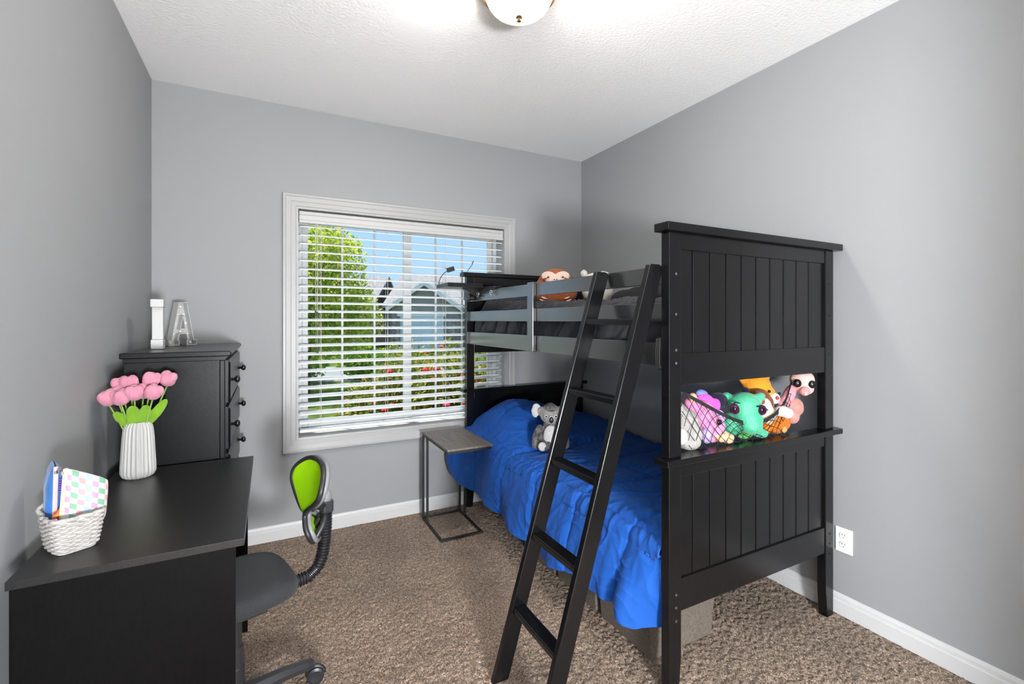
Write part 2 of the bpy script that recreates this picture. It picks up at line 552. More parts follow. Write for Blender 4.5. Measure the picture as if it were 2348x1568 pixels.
# ------------------------------------------------------------------ window
def build_window():
    W = thing('window_1', 'white framed sliding window looking on a garden', None)
    W['kind'] = 'structure'
    del_keys = [k for k in ('category',) if k in W]
    for k in del_keys:
        del W[k]
    # casing: mitred, stepped profile; (t = distance outward from opening, d = projection into the room)
    prof = [(0.000, 0.000), (0.000, 0.012), (0.012, 0.013), (0.016, 0.017), (0.040, 0.018), (0.046, 0.021), (0.070, 0.023), (0.076, 0.027),
            (0.088, 0.027), (0.091, 0.022), (0.091, 0.0)]
    def casing(side):
        mb = MB()
        vs = []
        for t, d in prof:
            x0, x1, z0, z1 = WX0 - t, WX1 + t, WZ0 - t, WZ1 + t
            a, b = {'top': ((x0, z1), (x1, z1)), 'bottom': ((x0, z0), (x1, z0)), 'left': ((x0, z0), (x0, z1)), 'right': ((x1, z0), (x1, z1))}[side]
            vs.append((a[0], YB - d, a[1]))
            vs.append((b[0], YB - d, b[1]))
        n = len(prof)
        fs = [(2 * i, 2 * i + 1, 2 * ((i + 1) % n) + 1, 2 * ((i + 1) % n)) for i in range(n)]
        fs += [tuple(2 * i for i in range(n)), tuple(2 * i + 1 for i in reversed(range(n)))]
        return mb.add(vs, fs)
    for s in ('top', 'bottom', 'left', 'right'):
        casing(s).build('casing_board', M_trim, W)
    # jamb lining
    j = MB()
    e = .012
    j.box(WX0 - e, WX0, YB, YB + .15, WZ0 - e, WZ1 + e).box(WX1, WX1 + e, YB, YB + .15, WZ0 - e, WZ1 + e)
    j.box(WX0, WX1, YB, YB + .15, WZ0 - e, WZ0).box(WX0, WX1, YB, YB + .15, WZ1, WZ1 + e)
    j.build('jamb', M_trim, W)
    # vinyl outer frame
    fr = MB()
    fw = .03
    y0, y1 = YB + .135, YB + .195
    fr.box(WX0, WX0 + fw, y0, y1, WZ0, WZ1).box(WX1 - fw, WX1, y0, y1, WZ0, WZ1)
    fr.box(WX0 + fw, WX1 - fw, y0, y1, WZ0, WZ0 + fw).box(WX0 + fw, WX1 - fw, y0, y1, WZ1 - fw, WZ1)
    fr.build('window_frame', M_vinyl, W, bevel=.003)
    xm = 0.905
    for i, (a, b, yo) in enumerate(((WX0 + fw, xm + .022, .148), (xm - .022, WX1 - fw, .172))):
        s = MB()
        sw = .036
        z0, z1 = WZ0 + fw, WZ1 - fw
        ya, yb = YB + yo - .011, YB + yo + .011
        s.box(a, a + sw, ya, yb, z0, z1).box(b - sw, b, ya, yb, z0, z1).box(a + sw, b - sw, ya, yb, z0, z0 + sw).box(a + sw, b - sw, ya, yb, z1 - sw, z1)
        sash = s.build('sash', M_vinyl, W, bevel=.003)
        MB().box(a + sw, b - sw, YB + yo - .002, YB + yo + .002, z0 + sw, z1 - sw).build('pane', M_glass, sash)
        for k in (1, 2):
            x = a + sw + (b - a - 2 * sw) * k / 3
            MB().box(x - .0065, x + .0065, YB + yo - .006, YB + yo + .006, z0 + sw, z1 - sw).build('muntin', M_vinyl, sash)
    MB().box(xm - .03, xm + .03, y0 - .006, y0 + .004, WZ0 + fw, WZ1 - fw).build('mullion', M_vinyl, W, bevel=.003)

    # --- the blind
    B = thing('window_blind', 'white wide-slat venetian blind hanging open in the window', 'blind', (0.9, YB + .055, WZ1))
    x0, x1 = WX0 + .010, WX1 - .006
    yc = YB + .052
    v = MB()
    v.prism([(YB + .012, WZ1 - .008), (YB + .004, WZ1 - .012), (YB + .004, WZ1 - .030), (YB + .009, WZ1 - .036), (YB + .009, WZ1 - .062),
             (YB + .004, WZ1 - .068), (YB + .004, WZ1 - .084), (YB + .018, WZ1 - .084), (YB + .018, WZ1 - .008)], x0 - .004, x1 + .002, 'x')
    v.build('valance', M_valance, B)
    MB().box(x0, x1, yc - .026, yc + .028, WZ1 - .052, WZ1 - .008).build('head_rail', M_slat, B)
    pitch = 0.0553
    ztop = WZ1 - .098
    nsl = 24
    sl = MB()
    tilt = R(11.0)
    half = .031
    rows = []
    for k in range(9):
        t = -1 + 2 * k / 8
        yy = t * half
        zz = .0042 * (1 - t * t)
        rows.append((yy * math.cos(tilt) - zz * math.sin(tilt), yy * math.sin(tilt) + zz * math.cos(tilt)))
    poly = rows + [(a, b - .0045) for a, b in reversed(rows)]
    first = None
    for i in range(nsl):
        z = ztop - pitch * i
        if first is None:
            m = MB().prism([(yc + a - B.location.y, b) for a, b in poly], x0 - B.location.x, x1 - B.location.x, 'x')
            first = m.build('slat', M_slat, B, local=True)
            first.location = (0, 0, z - B.location.z)
        else:
            o = first.copy()
            col.objects.link(o)
            o.location = (0, 0, z - B.location.z)
    zb = ztop - pitch * nsl
    MB().box(x0, x1, yc - .031, yc + .031, zb - .012, zb + .006).build('bottom_rail', M_slat, B, bevel=.003)
    for cx in (x0 + .125, x0 + .56, x0 + .985, x1 - .12):
        c = MB()
        for dy in (-.033, .033):
            c.tube([(cx, yc + dy, WZ1 - .05), (cx, yc + dy, zb)], .0009, 5)
        c.tube([(cx + .006, yc, WZ1 - .05), (cx + .006, yc, zb)], .001, 5)
        c.build('ladder_cord', M_cord, B)
        MB().lathe([(.0, 0), (.004, .0), (.004, .004), (.0, .004)], 8, (cx, yc - .033, zb - .013)).build('cord_button', M_slat, B)
    for cx, zt in ((x0 + .092, 1.405), (x0 + .103, 1.395), (x0 + .095, 1.165), (x0 + .105, 1.16)):
        cc = MB().tube([(cx, YB + .006, WZ1 - .07), (cx, YB + .005, zt + .03)], .0009, 5).build('tilt_cord', M_cord, B)
        MB().lathe([(.002, .034), (.004, .03), (.006, .008), (.0065, .0), (.003, -.002)], 10, (cx, YB + .005, zt)).build('tassel', M_tassel, cc)


build_window()


# ------------------------------------------------------------------ ceiling lamp and added fill globe
def dome_mat(strength, name):
    """frosted glass: cream where only scattered light reaches it, white-hot lobes in front of the two bulbs"""
    m = bpy.data.materials.new(name)
    m.use_nodes = True
    n, l = m.node_tree.nodes, m.node_tree.links
    b = n['Principled BSDF']
    b.inputs['Base Color'].default_value = (0.85, 0.78, 0.64, 1)
    b.inputs['Roughness'].default_value = 0.25
    tc = n.new('ShaderNodeTexCoord')
    add = None
    for sx in (-1, 1):
        d = n.new('ShaderNodeVectorMath')
        d.operation = 'DISTANCE'
        d.inputs[1].default_value = (sx * .055, -sx * .0287, -.078)
        l.new(tc.outputs['Object'], d.inputs[0])
        mr = n.new('ShaderNodeMapRange')
        mr.interpolation_type = 'SMOOTHSTEP'
        mr.inputs['From Min'].default_value = 0.092
        mr.inputs['From Max'].default_value = 0.045
        l.new(d.outputs['Value'], mr.inputs['Value'])
        if add is None:
            add = mr.outputs[0]
        else:
            a = n.new('ShaderNodeMath')
            a.operation = 'ADD'
            l.new(add, a.inputs[0])
            l.new(mr.outputs[0], a.inputs[1])
            add = a.outputs[0]
    pw = n.new('ShaderNodeMath')
    pw.operation = 'POWER'
    pw.inputs[1].default_value = 2.0
    l.new(add, pw.inputs[0])
    ml = n.new('ShaderNodeMath')
    ml.operation = 'MULTIPLY_ADD'
    ml.inputs[1].default_value = strength
    ml.inputs[2].default_value = 0.72
    l.new(pw.outputs[0], ml.inputs[0])
    b.inputs['Emission Color'].default_value = (1.0, 0.86, 0.62, 1)
    l.new(ml.outputs[0], b.inputs['Emission Strength'])
    mc = n.new('ShaderNodeMix')
    mc.data_type = 'RGBA'
    mc.inputs[6].default_value = (1.0, 0.84, 0.58, 1)
    mc.inputs[7].default_value = (0.98, 0.985, 1.0, 1)
    l.new(add, mc.inputs[0])
    l.new(mc.outputs[2], b.inputs['Emission Color'])
    return m


def ceiling_light(name, label, loc, strength):
    L = thing(name, label, 'ceiling light', loc)
    x, y, z = loc
    MB().lathe([(.0, 0), (.166, 0), (.168, -.010), (.160, -.018), (.158, -.026), (.156, -.032), (.154, -.048), (.150, -.056), (.141, -.056), (.12, -.03),
                (.0, -.03)], 48, loc).build('pan', M_bronze, L, smooth=40)
    prof = []
    for i in range(15):
        t = i / 14 * PI / 2
        prof.append((.138 * math.cos(t) ** .8 if i < 14 else .004, -.040 - .105 * math.sin(t) ** 1.05))
    g = MB().lathe(prof, 48, loc).build('glass_dome', dome_mat(strength, name + '_glass'), L, smooth=True)
    MB().lathe([(.0, -.142), (.012, -.143), (.013, -.148), (.007, -.152), (.010, -.156), (.008, -.162), (.0, -.165)], 16, loc).build('finial', M_bronze, L,
                                                                                                                                 smooth=40)


ceiling_light('ceiling_light', 'bronze flush ceiling lamp with a glowing frosted glass dome', (.889, 1.644, ZC), LAMP)


def added_fill_lamp():  # invented source, put in behind the camera to brighten the room
    x, y, z = .38, -1.50, .98
    L = thing('fill_globe', 'white globe fill lamp added out of view in the hall behind the camera', 'lamp', (x, y, 0))
    MB().lathe([(.0, 0), (.15, 0), (.15, .012), (.03, .03), (.0, .03)], 32, (x, y, 0)).build('base', M_bronze, L, smooth=40)
    MB().tube([(x, y, .03), (x, y, z - .21)], .012, 12).build('pole', M_bronze, L, smooth=True)
    MB().lathe([(.0, -.225), (.05, -.225), (.06, -.205), (.065, -.185), (.0, -.185)], 24, (x, y, z)).build('socket_cup', M_bronze, L, smooth=40)
    m = principled('globe_glass', (.8, .8, .8), .3, emit=(.945, .975, 1.0), emit_strength=FILL)
    MB().ell((x, y, z), .20, n=24, m=14).build('glass_globe', m, L, smooth=True)


added_fill_lamp()


# ------------------------------------------------------------------ outlet
def build_outlet():
    o = thing('wall_outlet', 'white duplex outlet plate on the wall behind the bed post', 'outlet', (XR, 1.21, .348))
    MB().box(XR - .006, XR, 1.174, 1.246, .291, .405).build('cover_plate', M_plate, o, bevel=.002)
    for z in (.369, .327):
        rec = MB().lathe([(.0, 0), (.0165, 0), (.0165, .003), (.0, .003)], 20, M=Matrix.Translation((XR - .006, 1.21, z)) @ Matrix.Rotation(R(-90), 4, 'Y')).build(
            'receptacle', M_plate, o)
        for dy, h in ((-.006, .004), (.006, .005)):
            MB().box(XR - .0095, XR - .0088, 1.21 + dy - .001, 1.21 + dy + .001, z + .001, z + .001 + 2 * h).build('slot', M_slot, rec)
        MB().lathe([(.0, 0), (.002, 0), (.002, .0006), (.0, .0006)], 10, M=Matrix.Translation((XR - .009, 1.21, z - .007)) @ Matrix.Rotation(R(-90), 4, 'Y')).build(
            'slot', M_slot, rec)
    MB().ell((XR - .006, 1.21, .348), (.0012, .003, .003)).build('screw', M_plate, o)


build_outlet()

# ================================================================== BUNK BED
PX0, PX1 = 1.286, 2.332          # outer faces of the posts
PW = 0.061
FY0, FY1 = 1.235, 1.274          # footboard thickness
HY0, HY1 = 3.186, 3.225          # headboard thickness
GX = [1.419, 1.513, 1.606, 1.697, 1.789, 1.881, 1.973, 2.064, 2.157]


def build_bed():
    B = thing('bunk_bed', 'black wooden twin bunk bed with beadboard ends against the wall', 'bunk bed', (1.81, 2.23, 0))

    def part(name, mb, bevel=.0025, parent=B, mat=M_black):
        return mb.build(name, mat, parent, bevel=bevel)
    for end, (y0, y1) in (('foot', (FY0, FY1)), ('head', (HY0, HY1))):
        for sx in (0, 1):
            a = PX0 if sx == 0 else PX1 - PW
            b = a + PW
            # leg with a tapered inner foot
            inner = b if sx == 0 else a
            t = .014 if sx == 0 else -.014
            poly = [(a, .0), (b, .0), (b, .845), (a, .845)]
            poly = [(a, 0), (b - .012, 0), (b, .13), (b, .845), (a, .845)] if sx == 0 else [(a + .012, 0), (b, 0), (b, .845), (a, .845), (a, .13)]
            lp = part('post', MB().prism(poly, y0, y1, 'y'))
            up = part('post', MB().box(a, b, y0, y1, .868, 1.694))
            if end == 'foot':
                xc = (a + b) / 2 + (.004 if sx == 0 else 0)
                for z, full in ((1.541, 1), (1.393, 1), (1.262, 0), (1.214, 0)):
                    bolt(xc, y0, z, up, filled=(sx == 0))
                for z in ((.367, .320, .271) if sx == 0 else (.385, .339, .292)):
                    bolt(xc, y0, z, lp, filled=(sx == 0))
        # caps
        ov = .030
        x1 = 2.366
        c0, c1 = y0 - .024, y1 + .006
        if end == 'head':
            c0, c1 = y0 - .012, y1 + .020
        part('cap', MB().box(PX0 - ov, x1, c0, c1, 1.694, 1.7245))
        part('cap', MB().box(PX0 - ov, x1, c0, c1, .845, .868))
        # rails
        ry0, ry1 = (y0 + .004, y1 - .004)
        xa, xb = PX0 + PW, PX1 - PW
        part('rail', MB().box(xa, xb, ry0, ry1, 1.633, 1.694))
        part('rail', MB().box(xa, xb, ry0, ry1, 1.132, 1.249))
        part('rail', MB().box(xa, xb, ry0, ry1, .792, .845))
        part('rail', MB().box(xa, xb, ry0, ry1, .298, .418))
        py0, py1 = (y0 + .012, y0 + .024)
        for (z0, z1) in ((1.246, 1.636), (.415, .795)):
            if end == 'foot':
                xs = [xa - .002] + GX + [xb + .002]
                for i in range(len(xs) - 1):
                    part('plank', MB().box(xs[i] + .0022, xs[i + 1] - .0022, py0, py1, z0, z1), bevel=.003)
                part('back_panel', MB().box(xa, xb, py1 + .0005, py1 + .006, z0, z1), bevel=0)
            else:
                part('panel', MB().box(xa, xb, y0 + .008, y0 + .024, z0, z1), bevel=0)
    # side rails of the upper bunk: outer side with guard rails, wall side with one rail
    sy0, sy1 = FY1, HY0
    gx0, gx1 = 1.302, 1.324
    part('guard_rail', MB().box(gx0, gx1, sy0, sy1, 1.508, 1.576), mat=M_gloss)
    part('guard_rail', MB().box(gx0, gx1, sy0, sy1, 1.366, 1.436), mat=M_gloss)
    part('side_rail', MB().box(gx0, gx1, sy0, sy1, 1.199, 1.288), mat=M_gloss)
    part('guard_stile', MB().box(gx0 - .024, gx0 - .0005, 2.206, 2.270, 1.199, 1.582), mat=M_gloss)
    part('side_rail', MB().box(2.297, 2.319, sy0, sy1, 1.199, 1.288))
    part('guard_rail', MB().box(2.297, 2.319, sy0, sy1, 1.366, 1.436))
    part('side_rail', MB().box(gx0, gx1, sy0, sy1, .30, .40))
    part('side_rail', MB().box(2.297, 2.319, sy0, sy1, .30, .40))
    for i in range(10):
        y = sy0 + .12 + i * (sy1 - sy0 - .24) / 9
        part('bed_slat', MB().box(gx1, 2.297, y - .035, y + .035, 1.213, 1.231), bevel=0)
        part('bed_slat', MB().box(gx1, 2.297, y - .035, y + .035, .325, .343), bevel=0)


def bolt(x, y, z, parent, filled=True):
    MB().lathe([(.0, 0), (.0048, 0), (.0048, .0016), (.003, .0022), (.0, .0022)], 12,
               M=Matrix.Translation((x, y + .0004, z)) @ Matrix.Rotation(R(90), 4, 'X')).build('bolt', M_bolt if filled else M_hole, parent)


build_bed()


def build_ladder():
    L = thing('bunk_ladder', 'black wooden ladder leaning against the top bunk rail', 'ladder', (.80, 1.44, 0))
    x0, x1, zt = .747, 1.232, 1.578
    dep = .066
    for y0, y1 in ((1.276, 1.300), (1.587, 1.611)):
        poly = [(x0, 0), (x0 + dep, 0), (x1 + dep, zt - .012), (x1 + dep * .75, zt), (x1 + .004, zt), (x1, zt - .004)]
        MB().prism(poly, y0, y1, 'y').build('ladder_stringer', M_black, L, bevel=.003)
    for z in (1.377, 1.093, .818, .536, .268):
        xf = x0 + (x1 - x0) * z / zt
        MB().box(xf + .003, xf + .056, 1.2995, 1.5875, z - .024, z).build('rung', M_black, L, bevel=.004)


build_ladder()


# ------------------------------------------------------------------ mattresses and bedding
def soft_box(name, x0, x1, y0, y1, z0, z1, mat, parent=None, rad=.05, nx=50, ny=90, nz=14, amp=.008, sc=9.0, seed=0.0, top=None):
    """rounded box skin as a closed grid wrapped around Y with crumpled surface"""
    P = []
    per = []
    w, h = x1 - x0, z1 - z0
    cx, cz = (x0 + x1) / 2, (z0 + z1) / 2
    n = 2 * (nx + nz)
    for i in range(n):
        a = 2 * PI * (i + .5) / n
        # superellipse section
        ca, sa = math.cos(a), math.sin(a)
        e = .22
        per.append((cx + w / 2 * math.copysign(abs(ca) ** e, ca), cz + h / 2 * math.copysign(abs(sa) ** e, sa)))
    # resample evenly
    pts = np.array(per + [per[0]])
    d = np.concatenate([[0], np.cumsum(np.hypot(*np.diff(pts, axis=0).T))])
    s = np.linspace(0, d[-1], n + 1)[:-1]
    sx, sz = np.interp(s, d, pts[:, 0]), np.interp(s, d, pts[:, 1])
    ys = np.concatenate([[y0], np.linspace(y0 + .001, y1 - .001, ny), [y1]])
    P = []
    for i in range(n):
        row = []
        for j, y in enumerate(ys):
            e0 = min(1.0, max(0.0, (y - y0) / rad)), min(1.0, max(0.0, (y1 - y) / rad))
            k = min(e0)
            f = 1 - (1 - math.sqrt(max(0.0, 1 - (1 - k) ** 2))) * .25 if k < 1 else 1.0
            if j == 0 or j == len(ys) - 1:
                f *= .02
            x, z = cx + (sx[i] - cx) * (f if f > .5 else f), cz + (sz[i] - cz) * f
            nrm = Vector(((sx[i] - cx) / (w / 2) * (abs((sx[i] - cx) / (w / 2)) ** 6), 0, (sz[i] - cz) / (h / 2) * (abs((sz[i] - cz) / (h / 2)) ** 3)))
            dsp = amp * (fbm(x * sc + seed, y * sc * .8, z * sc, 2) * .5 - .9 * max(0, 1 - 2.4 * abs(fbm(y * sc * .9 + z * 5 + seed, z * sc * .35 + y, x * 2, 2))))
            if top and nrm.z > .5:
                z += top(x, y)
            row.append((x + nrm.x * dsp, y, z + nrm.z * dsp))
        P.append(row)
    mb = MB().grid(P, closed_u=True)
    return mb.build(name, mat, parent, smooth=True)


def build_bedding():
    lm = soft_box('lower_mattress', 1.335, 2.29, 1.285, 3.175, .345, .495, M_sheet, amp=.002, ny=30, nx=24, nz=6)
    tag(lm, 'thin dark mattress under the blue comforter of the lower bunk', 'mattress')
    um = soft_box('upper_mattress', 1.330, 2.292, 1.283, 3.178, 1.2315, 1.405, M_sheet, amp=.017, sc=12, nx=70, ny=320, nz=24, seed=3.1)
    tag(um, 'charcoal sheeted mattress lying on the top bunk', 'mattress')

    # dark rumpled duvet on the top bunk
    nx, ny = 80, 240
    P = []
    for i in range(nx):
        u = i / (nx - 1)
        row = []
        for j in range(ny):
            v = j / (ny - 1)
            x = 1.338 + u * (2.285 - 1.338)
            y = 1.30 + v * 1.86
            edge = sstep(0, .10, u) * sstep(0, .06, 1 - u) * sstep(0, .03, v) * sstep(0, .03, 1 - v)
            z = 1.404 + edge * (.036 + .034 * fbm(x * 4, y * 3.5, 1.7, 3) + .026 * max(0, 1 - 2.2 * abs(fbm(x * 9, y * 8, .3, 2))))
            z += edge * .055 * sstep(2.55, 3.0, y)
            row.append((x, y, max(z, 1.408)))
        P.append(row)
    mb = MB().grid(P)
    rim = [(1.338, 1.30), (2.285, 1.30), (2.285, 3.16), (1.338, 3.16)]
    du = mb.build('upper_duvet', M_sheet, smooth=True)
    sd = du.modifiers.new('thickness', 'SOLIDIFY')
    sd.thickness = .012
    sd.offset = 1
    tag(du, 'rumpled charcoal duvet spread over the top bunk mattress', 'duvet')

    # pillow, dark, leaning by the foot of the top bunk
    pb = blob('dark_pillow', [((1.86, 1.86, 1.50), (.10, .30, .075), euler(0, -14, 0)), ((1.78, 1.72, 1.485), (.10, .16, .06), None),
                              ((1.80, 2.02, 1.485), (.10, .14, .06), None)], M_pillow_dark, voxel=.014, smooth_iter=6, noise_amp=.01, noise_scale=12)
    tag(pb, 'dark pillow lying on the top bunk behind the ladder', 'pillow')

    # ---- the blue comforter
    seam_y = [1.47, 1.82, 2.17, 2.52, 2.87]
    hem_pts = [(1.28, .225), (1.36, .21), (1.45, .24), (1.70, .222), (2.02, .172), (2.39, .188), (2.74, .215), (3.0, .245), (3.15, .285), (3.20, .30)]
    hy, hz = [a for a, b in hem_pts], [b for a, b in hem_pts]

    def pillow(x, y):
        by = sstep(2.50, 2.93, y) * (1 - .32 * sstep(2.99, 3.19, y))
        bx = sstep(1.16, 1.55, x) * (1 - .45 * sstep(1.62, 2.0, x)) * (1 - .5 * sstep(2.0, 2.3, x))
        return .235 * by * bx
    NY, NT, NC, ND = 500, 170, 16, 110
    ys = np.linspace(1.281, 3.182, NY)
    P = np.zeros((NY, NT + NC + ND, 3))
    Q = np.zeros((NY, NT + NC + ND, 2))        # across arc coordinate, region
    for j, y in enumerate(ys):
        hem = float(np.interp(y, hy, hz)) + .010 * fbm(y * 7, .3, 0, 2)
        bulge = sstep(3.00, 3.19, y)
        xe = 1.285 - .035 * sstep(2.6, 2.95, y) - .025 * bulge + .012 * sstep(1.5, 1.3, y)
        rr = .065
        zt = .545 + pillow(xe + rr, y) * .8
        arc = 0.0
        k = 0
        pts = []
        for i in range(NT):
            t = i / (NT - 1)
            x = 2.312 - t * (2.312 - (xe + rr))
            z = .548 + pillow(x, y) - .012 * sstep(2.2, 2.31, x)
            z = z * (1 - sstep(.9, 1.0, t)) + zt * sstep(.9, 1.0, t)
            pts.append((x, z))
        for i in range(1, NC + 1):
            a = i / NC * PI / 2
            pts.append((xe + rr - rr * math.sin(a), zt - rr + rr * math.cos(a)))
        for i in range(1, ND + 1):
            t = i / ND
            z = zt - rr - t * (zt - rr - hem)
            # hanging folds, opening towards the hem
            f = .022 * t * math.sin(y * 17 + 1.6 * fbm(y * 2.2, .7, 0, 2)) + .016 * t * fbm(y * 9, z * 3, 4.0, 2)
            near = math.exp(-((y - 1.40) / .045) ** 2)
            f += near * (.060 * sstep(.25, 1, t))
            f -= .05 * t * math.exp(-((y - 1.485) / .03) ** 2)
            x = xe + (.095 * t + .012) * sstep(1.365, 1.283, y) - .055 * t ** .8 - .03 * math.sin(t * PI) * (.4 + bulge) - f * (1 - .6 * bulge)
            pts.append((x, z))
        prev = None
        for i, (x, z) in enumerate(pts):
            yy = y
            if i > NT + NC:
                tt = (i - NT - NC) / ND
                yy = y + .010 * tt * fbm(z * 6, y * 5, 2.0, 2)
                yy = max(yy, 1.279)
            P[j, i] = (x, yy, z)
            if prev is not None:
                arc += math.hypot(x - prev[0], z - prev[1])
            prev = (x, z)
            Q[j, i] = (arc, 0)
        edge_arc = Q[j, NT + 2, 0]
        Q[j, :, 0] -= edge_arc
    # normals
    du_ = np.gradient(P, axis=1)
    dv_ = np.gradient(P, axis=0)
    N = np.cross(dv_, du_)
    N /= np.linalg.norm(N, axis=2, keepdims=True) + 1e-9
    flip = np.where(N[..., 2:3] - N[..., 0:1] < 0, -1.0, 1.0)
    N *= flip
    D = np.zeros((NY, NT + NC + ND))
    seam_a = [-.92, -.46, 0.0]
    for j in range(NY):
        y = ys[j]
        dy = min(abs(y - s - .012 * math.sin(y * 3)) for s in seam_y)
        for i in range(NT + NC + ND):
            a = Q[j, i, 0]
            da = min(abs(a - s - .008 * math.sin(y * 6 + s * 9)) for s in seam_a)
            if a > .05:
                da = max(da, .09)
            ds = min(dy, da)
            puff = .010 * (1 - math.exp(-(ds / .022) ** 2)) - .006 * math.exp(-(ds / .005) ** 2)
            # puckers running away from the seams
            wa = math.exp(-da / .09) * (1 - abs(math.sin(y * 46 + 7 * fbm(y * 3, a * 4, .5, 2) + 6 * a))) ** 2 * .008
            wy = math.exp(-dy / .06) * (1 - abs(math.sin(a * 48 + 7 * fbm(y * 4, a * 3, 2.5, 2)))) ** 2 * .006
            cr = .0075 * max(0, 1 - 2.2 * abs(fbm(a * 3.2 + 1.1 * y, y * 6.5 - a * 2, 6.0, 2))) ** 2 + .003 * max(0, 1 - 2 * abs(fbm(a * 7 - 2 * y, y * 13 + 3 * a, 3.0, 2))) ** 2
            big = .010 * fbm(a * 3, y * 3, 9.0, 2)
            D[j, i] = puff + wa + wy + cr + big
    # keep clear of the end boards
    P = P + N * D[..., None]
    P[..., 1] = np.clip(P[..., 1], 1.2775, 3.1835)
    P[..., 0] = np.minimum(P[..., 0], 2.325)
    mb = MB().grid(P.tolist())
    c = mb.build('blue_comforter', M_blue, smooth=True)
    sd = c.modifiers.new('thickness', 'SOLIDIFY')
    sd.thickness = .008
    sd.offset = -1
    tag(c, 'bright blue quilted comforter draped over the lower bunk', 'comforter')
    # bunched corner around the head post
    pl = blob('bed_pillow', [((1.60, 2.98, .60), (.26, .16, .085), None), ((1.95, 2.98, .585), (.26, .16, .075), None)], M_sheet, voxel=.02)
    tag(pl, 'pillow hidden under the head end of the blue comforter', 'pillow')


build_bedding()


# ------------------------------------------------------------------ bins under the bed
def build_bins():
    labels = ['grey fabric storage bin under the footboard end of the bed', 'grey fabric storage bin second from the footboard under the bed',
              'grey fabric storage bin third from the footboard under the bed']
    for (y0, lab) in zip((1.405, 1.765, 2.125), labels):
        o = thing('storage_bin', lab, 'storage bin', (1.53, y0 + .16, 0), group='fabric bins under the bed')
        mb = MB()
        x0, x1, y1 = 1.365, 1.715, y0 + .32
        t, h, fl = .006, .225, .016
        b = [(x0, y0), (x1, y0), (x1, y1), (x0, y1)]
        up = [(x0 - fl, y0 - fl * .5), (x1 + fl, y0 - fl * .5), (x1 + fl, y1 + fl * .5), (x0 - fl, y1 + fl * .5)]
        vs = [(x, y, .003) for x, y in b] + [(x, y, h) for x, y in up]
        sx = lambda x: x + (t if x < 1.5 else -t)
        sy = lambda y: y + (t if y < y0 + .1 else -t)
        vs += [(sx(x), sy(y), h) for x, y in up] + [(sx(x), sy(y), .01) for x, y in b]
        fs = [(0, 3, 2, 1)]
        for i in range(4):
            k = (i + 1) % 4
            fs += [(i, k, 4 + k, 4 + i), (4 + i, 4 + k, 8 + k, 8 + i), (8 + i, 8 + k, 12 + k, 12 + i)]
        fs += [(12, 13, 14, 15)]
        mb.add(vs, fs).build('bin_body', M_bin, o, bevel=.003)
        mb = MB()
        ym = (y0 + y1) / 2
        mb.tube([(x0 - .010, ym - .05, .15), (x0 - .026, ym - .03, .14), (x0 - .028, ym + .03, .14), (x0 - .010, ym + .05, .15)], .006, 8)
        mb.build('handle', M_bin, o, smooth=True)


build_bins()


# ================================================================== SIDE TABLE
def build_side_table():
    T = thing('side_table', 'C-shaped side table with grey wood top and black metal frame beside the bed', 'side table', (1.08, 2.95, 0))
    x0, x1 = .940, 1.222
    b = .0135
    zt = .597
    MB().box(x0 - .005, x1 + .010, 2.615, 3.140, zt - .004, zt + .009).build('table_top', M_tabletop, T, bevel=.002)
    f = MB()
    yn, yf = 2.620, 3.135
    f.box(x0, x0 + b, yn, yf, zt - .020, zt - .0045).box(x1 - b, x1, yn, yf, zt - .020, zt - .0045)
    f.box(x0 + b, x1 - b, yn, yn + b, zt - .020, zt - .0045).box(x0 + b, x1 - b, yf - b, yf, zt - .020, zt - .0045)
    f.build('top_frame', M_iron, T)
    for x in (x0, x1 - b):
        for y in (3.040, 3.150 - b):
            MB().box(x, x + b, y, y + b, .016, zt - .020).build('leg', M_iron, T)
    g = MB()
    g.box(x0, x0 + b, 2.752, 3.150, .004, .016).box(x1 - b, x1, 2.752, 3.150, .004, .016)
    g.box(x0 + b, x1 - b, 2.752, 2.752 + b, .004, .016).box(x0 + b, x1 - b, 3.150 - b, 3.150, .004, .016)
    g.build('base_frame', M_iron, T)


build_side_table()


# ================================================================== DESK
DZ = .765


def build_desk():
    D = thing('desk', 'black-brown laminate desk standing along the left wall', 'desk', (-.30, 1.95, 0))
    x0, x1, y0, y1 = -.541, -.060, 1.496, 2.390
    MB().box(x0, x1, y0, y1, DZ - .021, DZ).build('desk_top', M_desk_lit, D, bevel=.0015)
    MB().box(x0 + .004, x1 - .022, y0 + .010, y0 + .028, 0, DZ - .021).build('side_panel', M_desk_shaded, D, bevel=.001)
    MB().box(x0 + .004, x1 - .022, y1 - .028, y1 - .010, 0, DZ - .021).build('side_panel', M_desk_shaded, D, bevel=.001)
    MB().box(x0 + .03, x0 + .045, y0 + .028, y1 - .028, .30, DZ - .021).build('back_panel', M_desk_shaded, D)


build_desk()


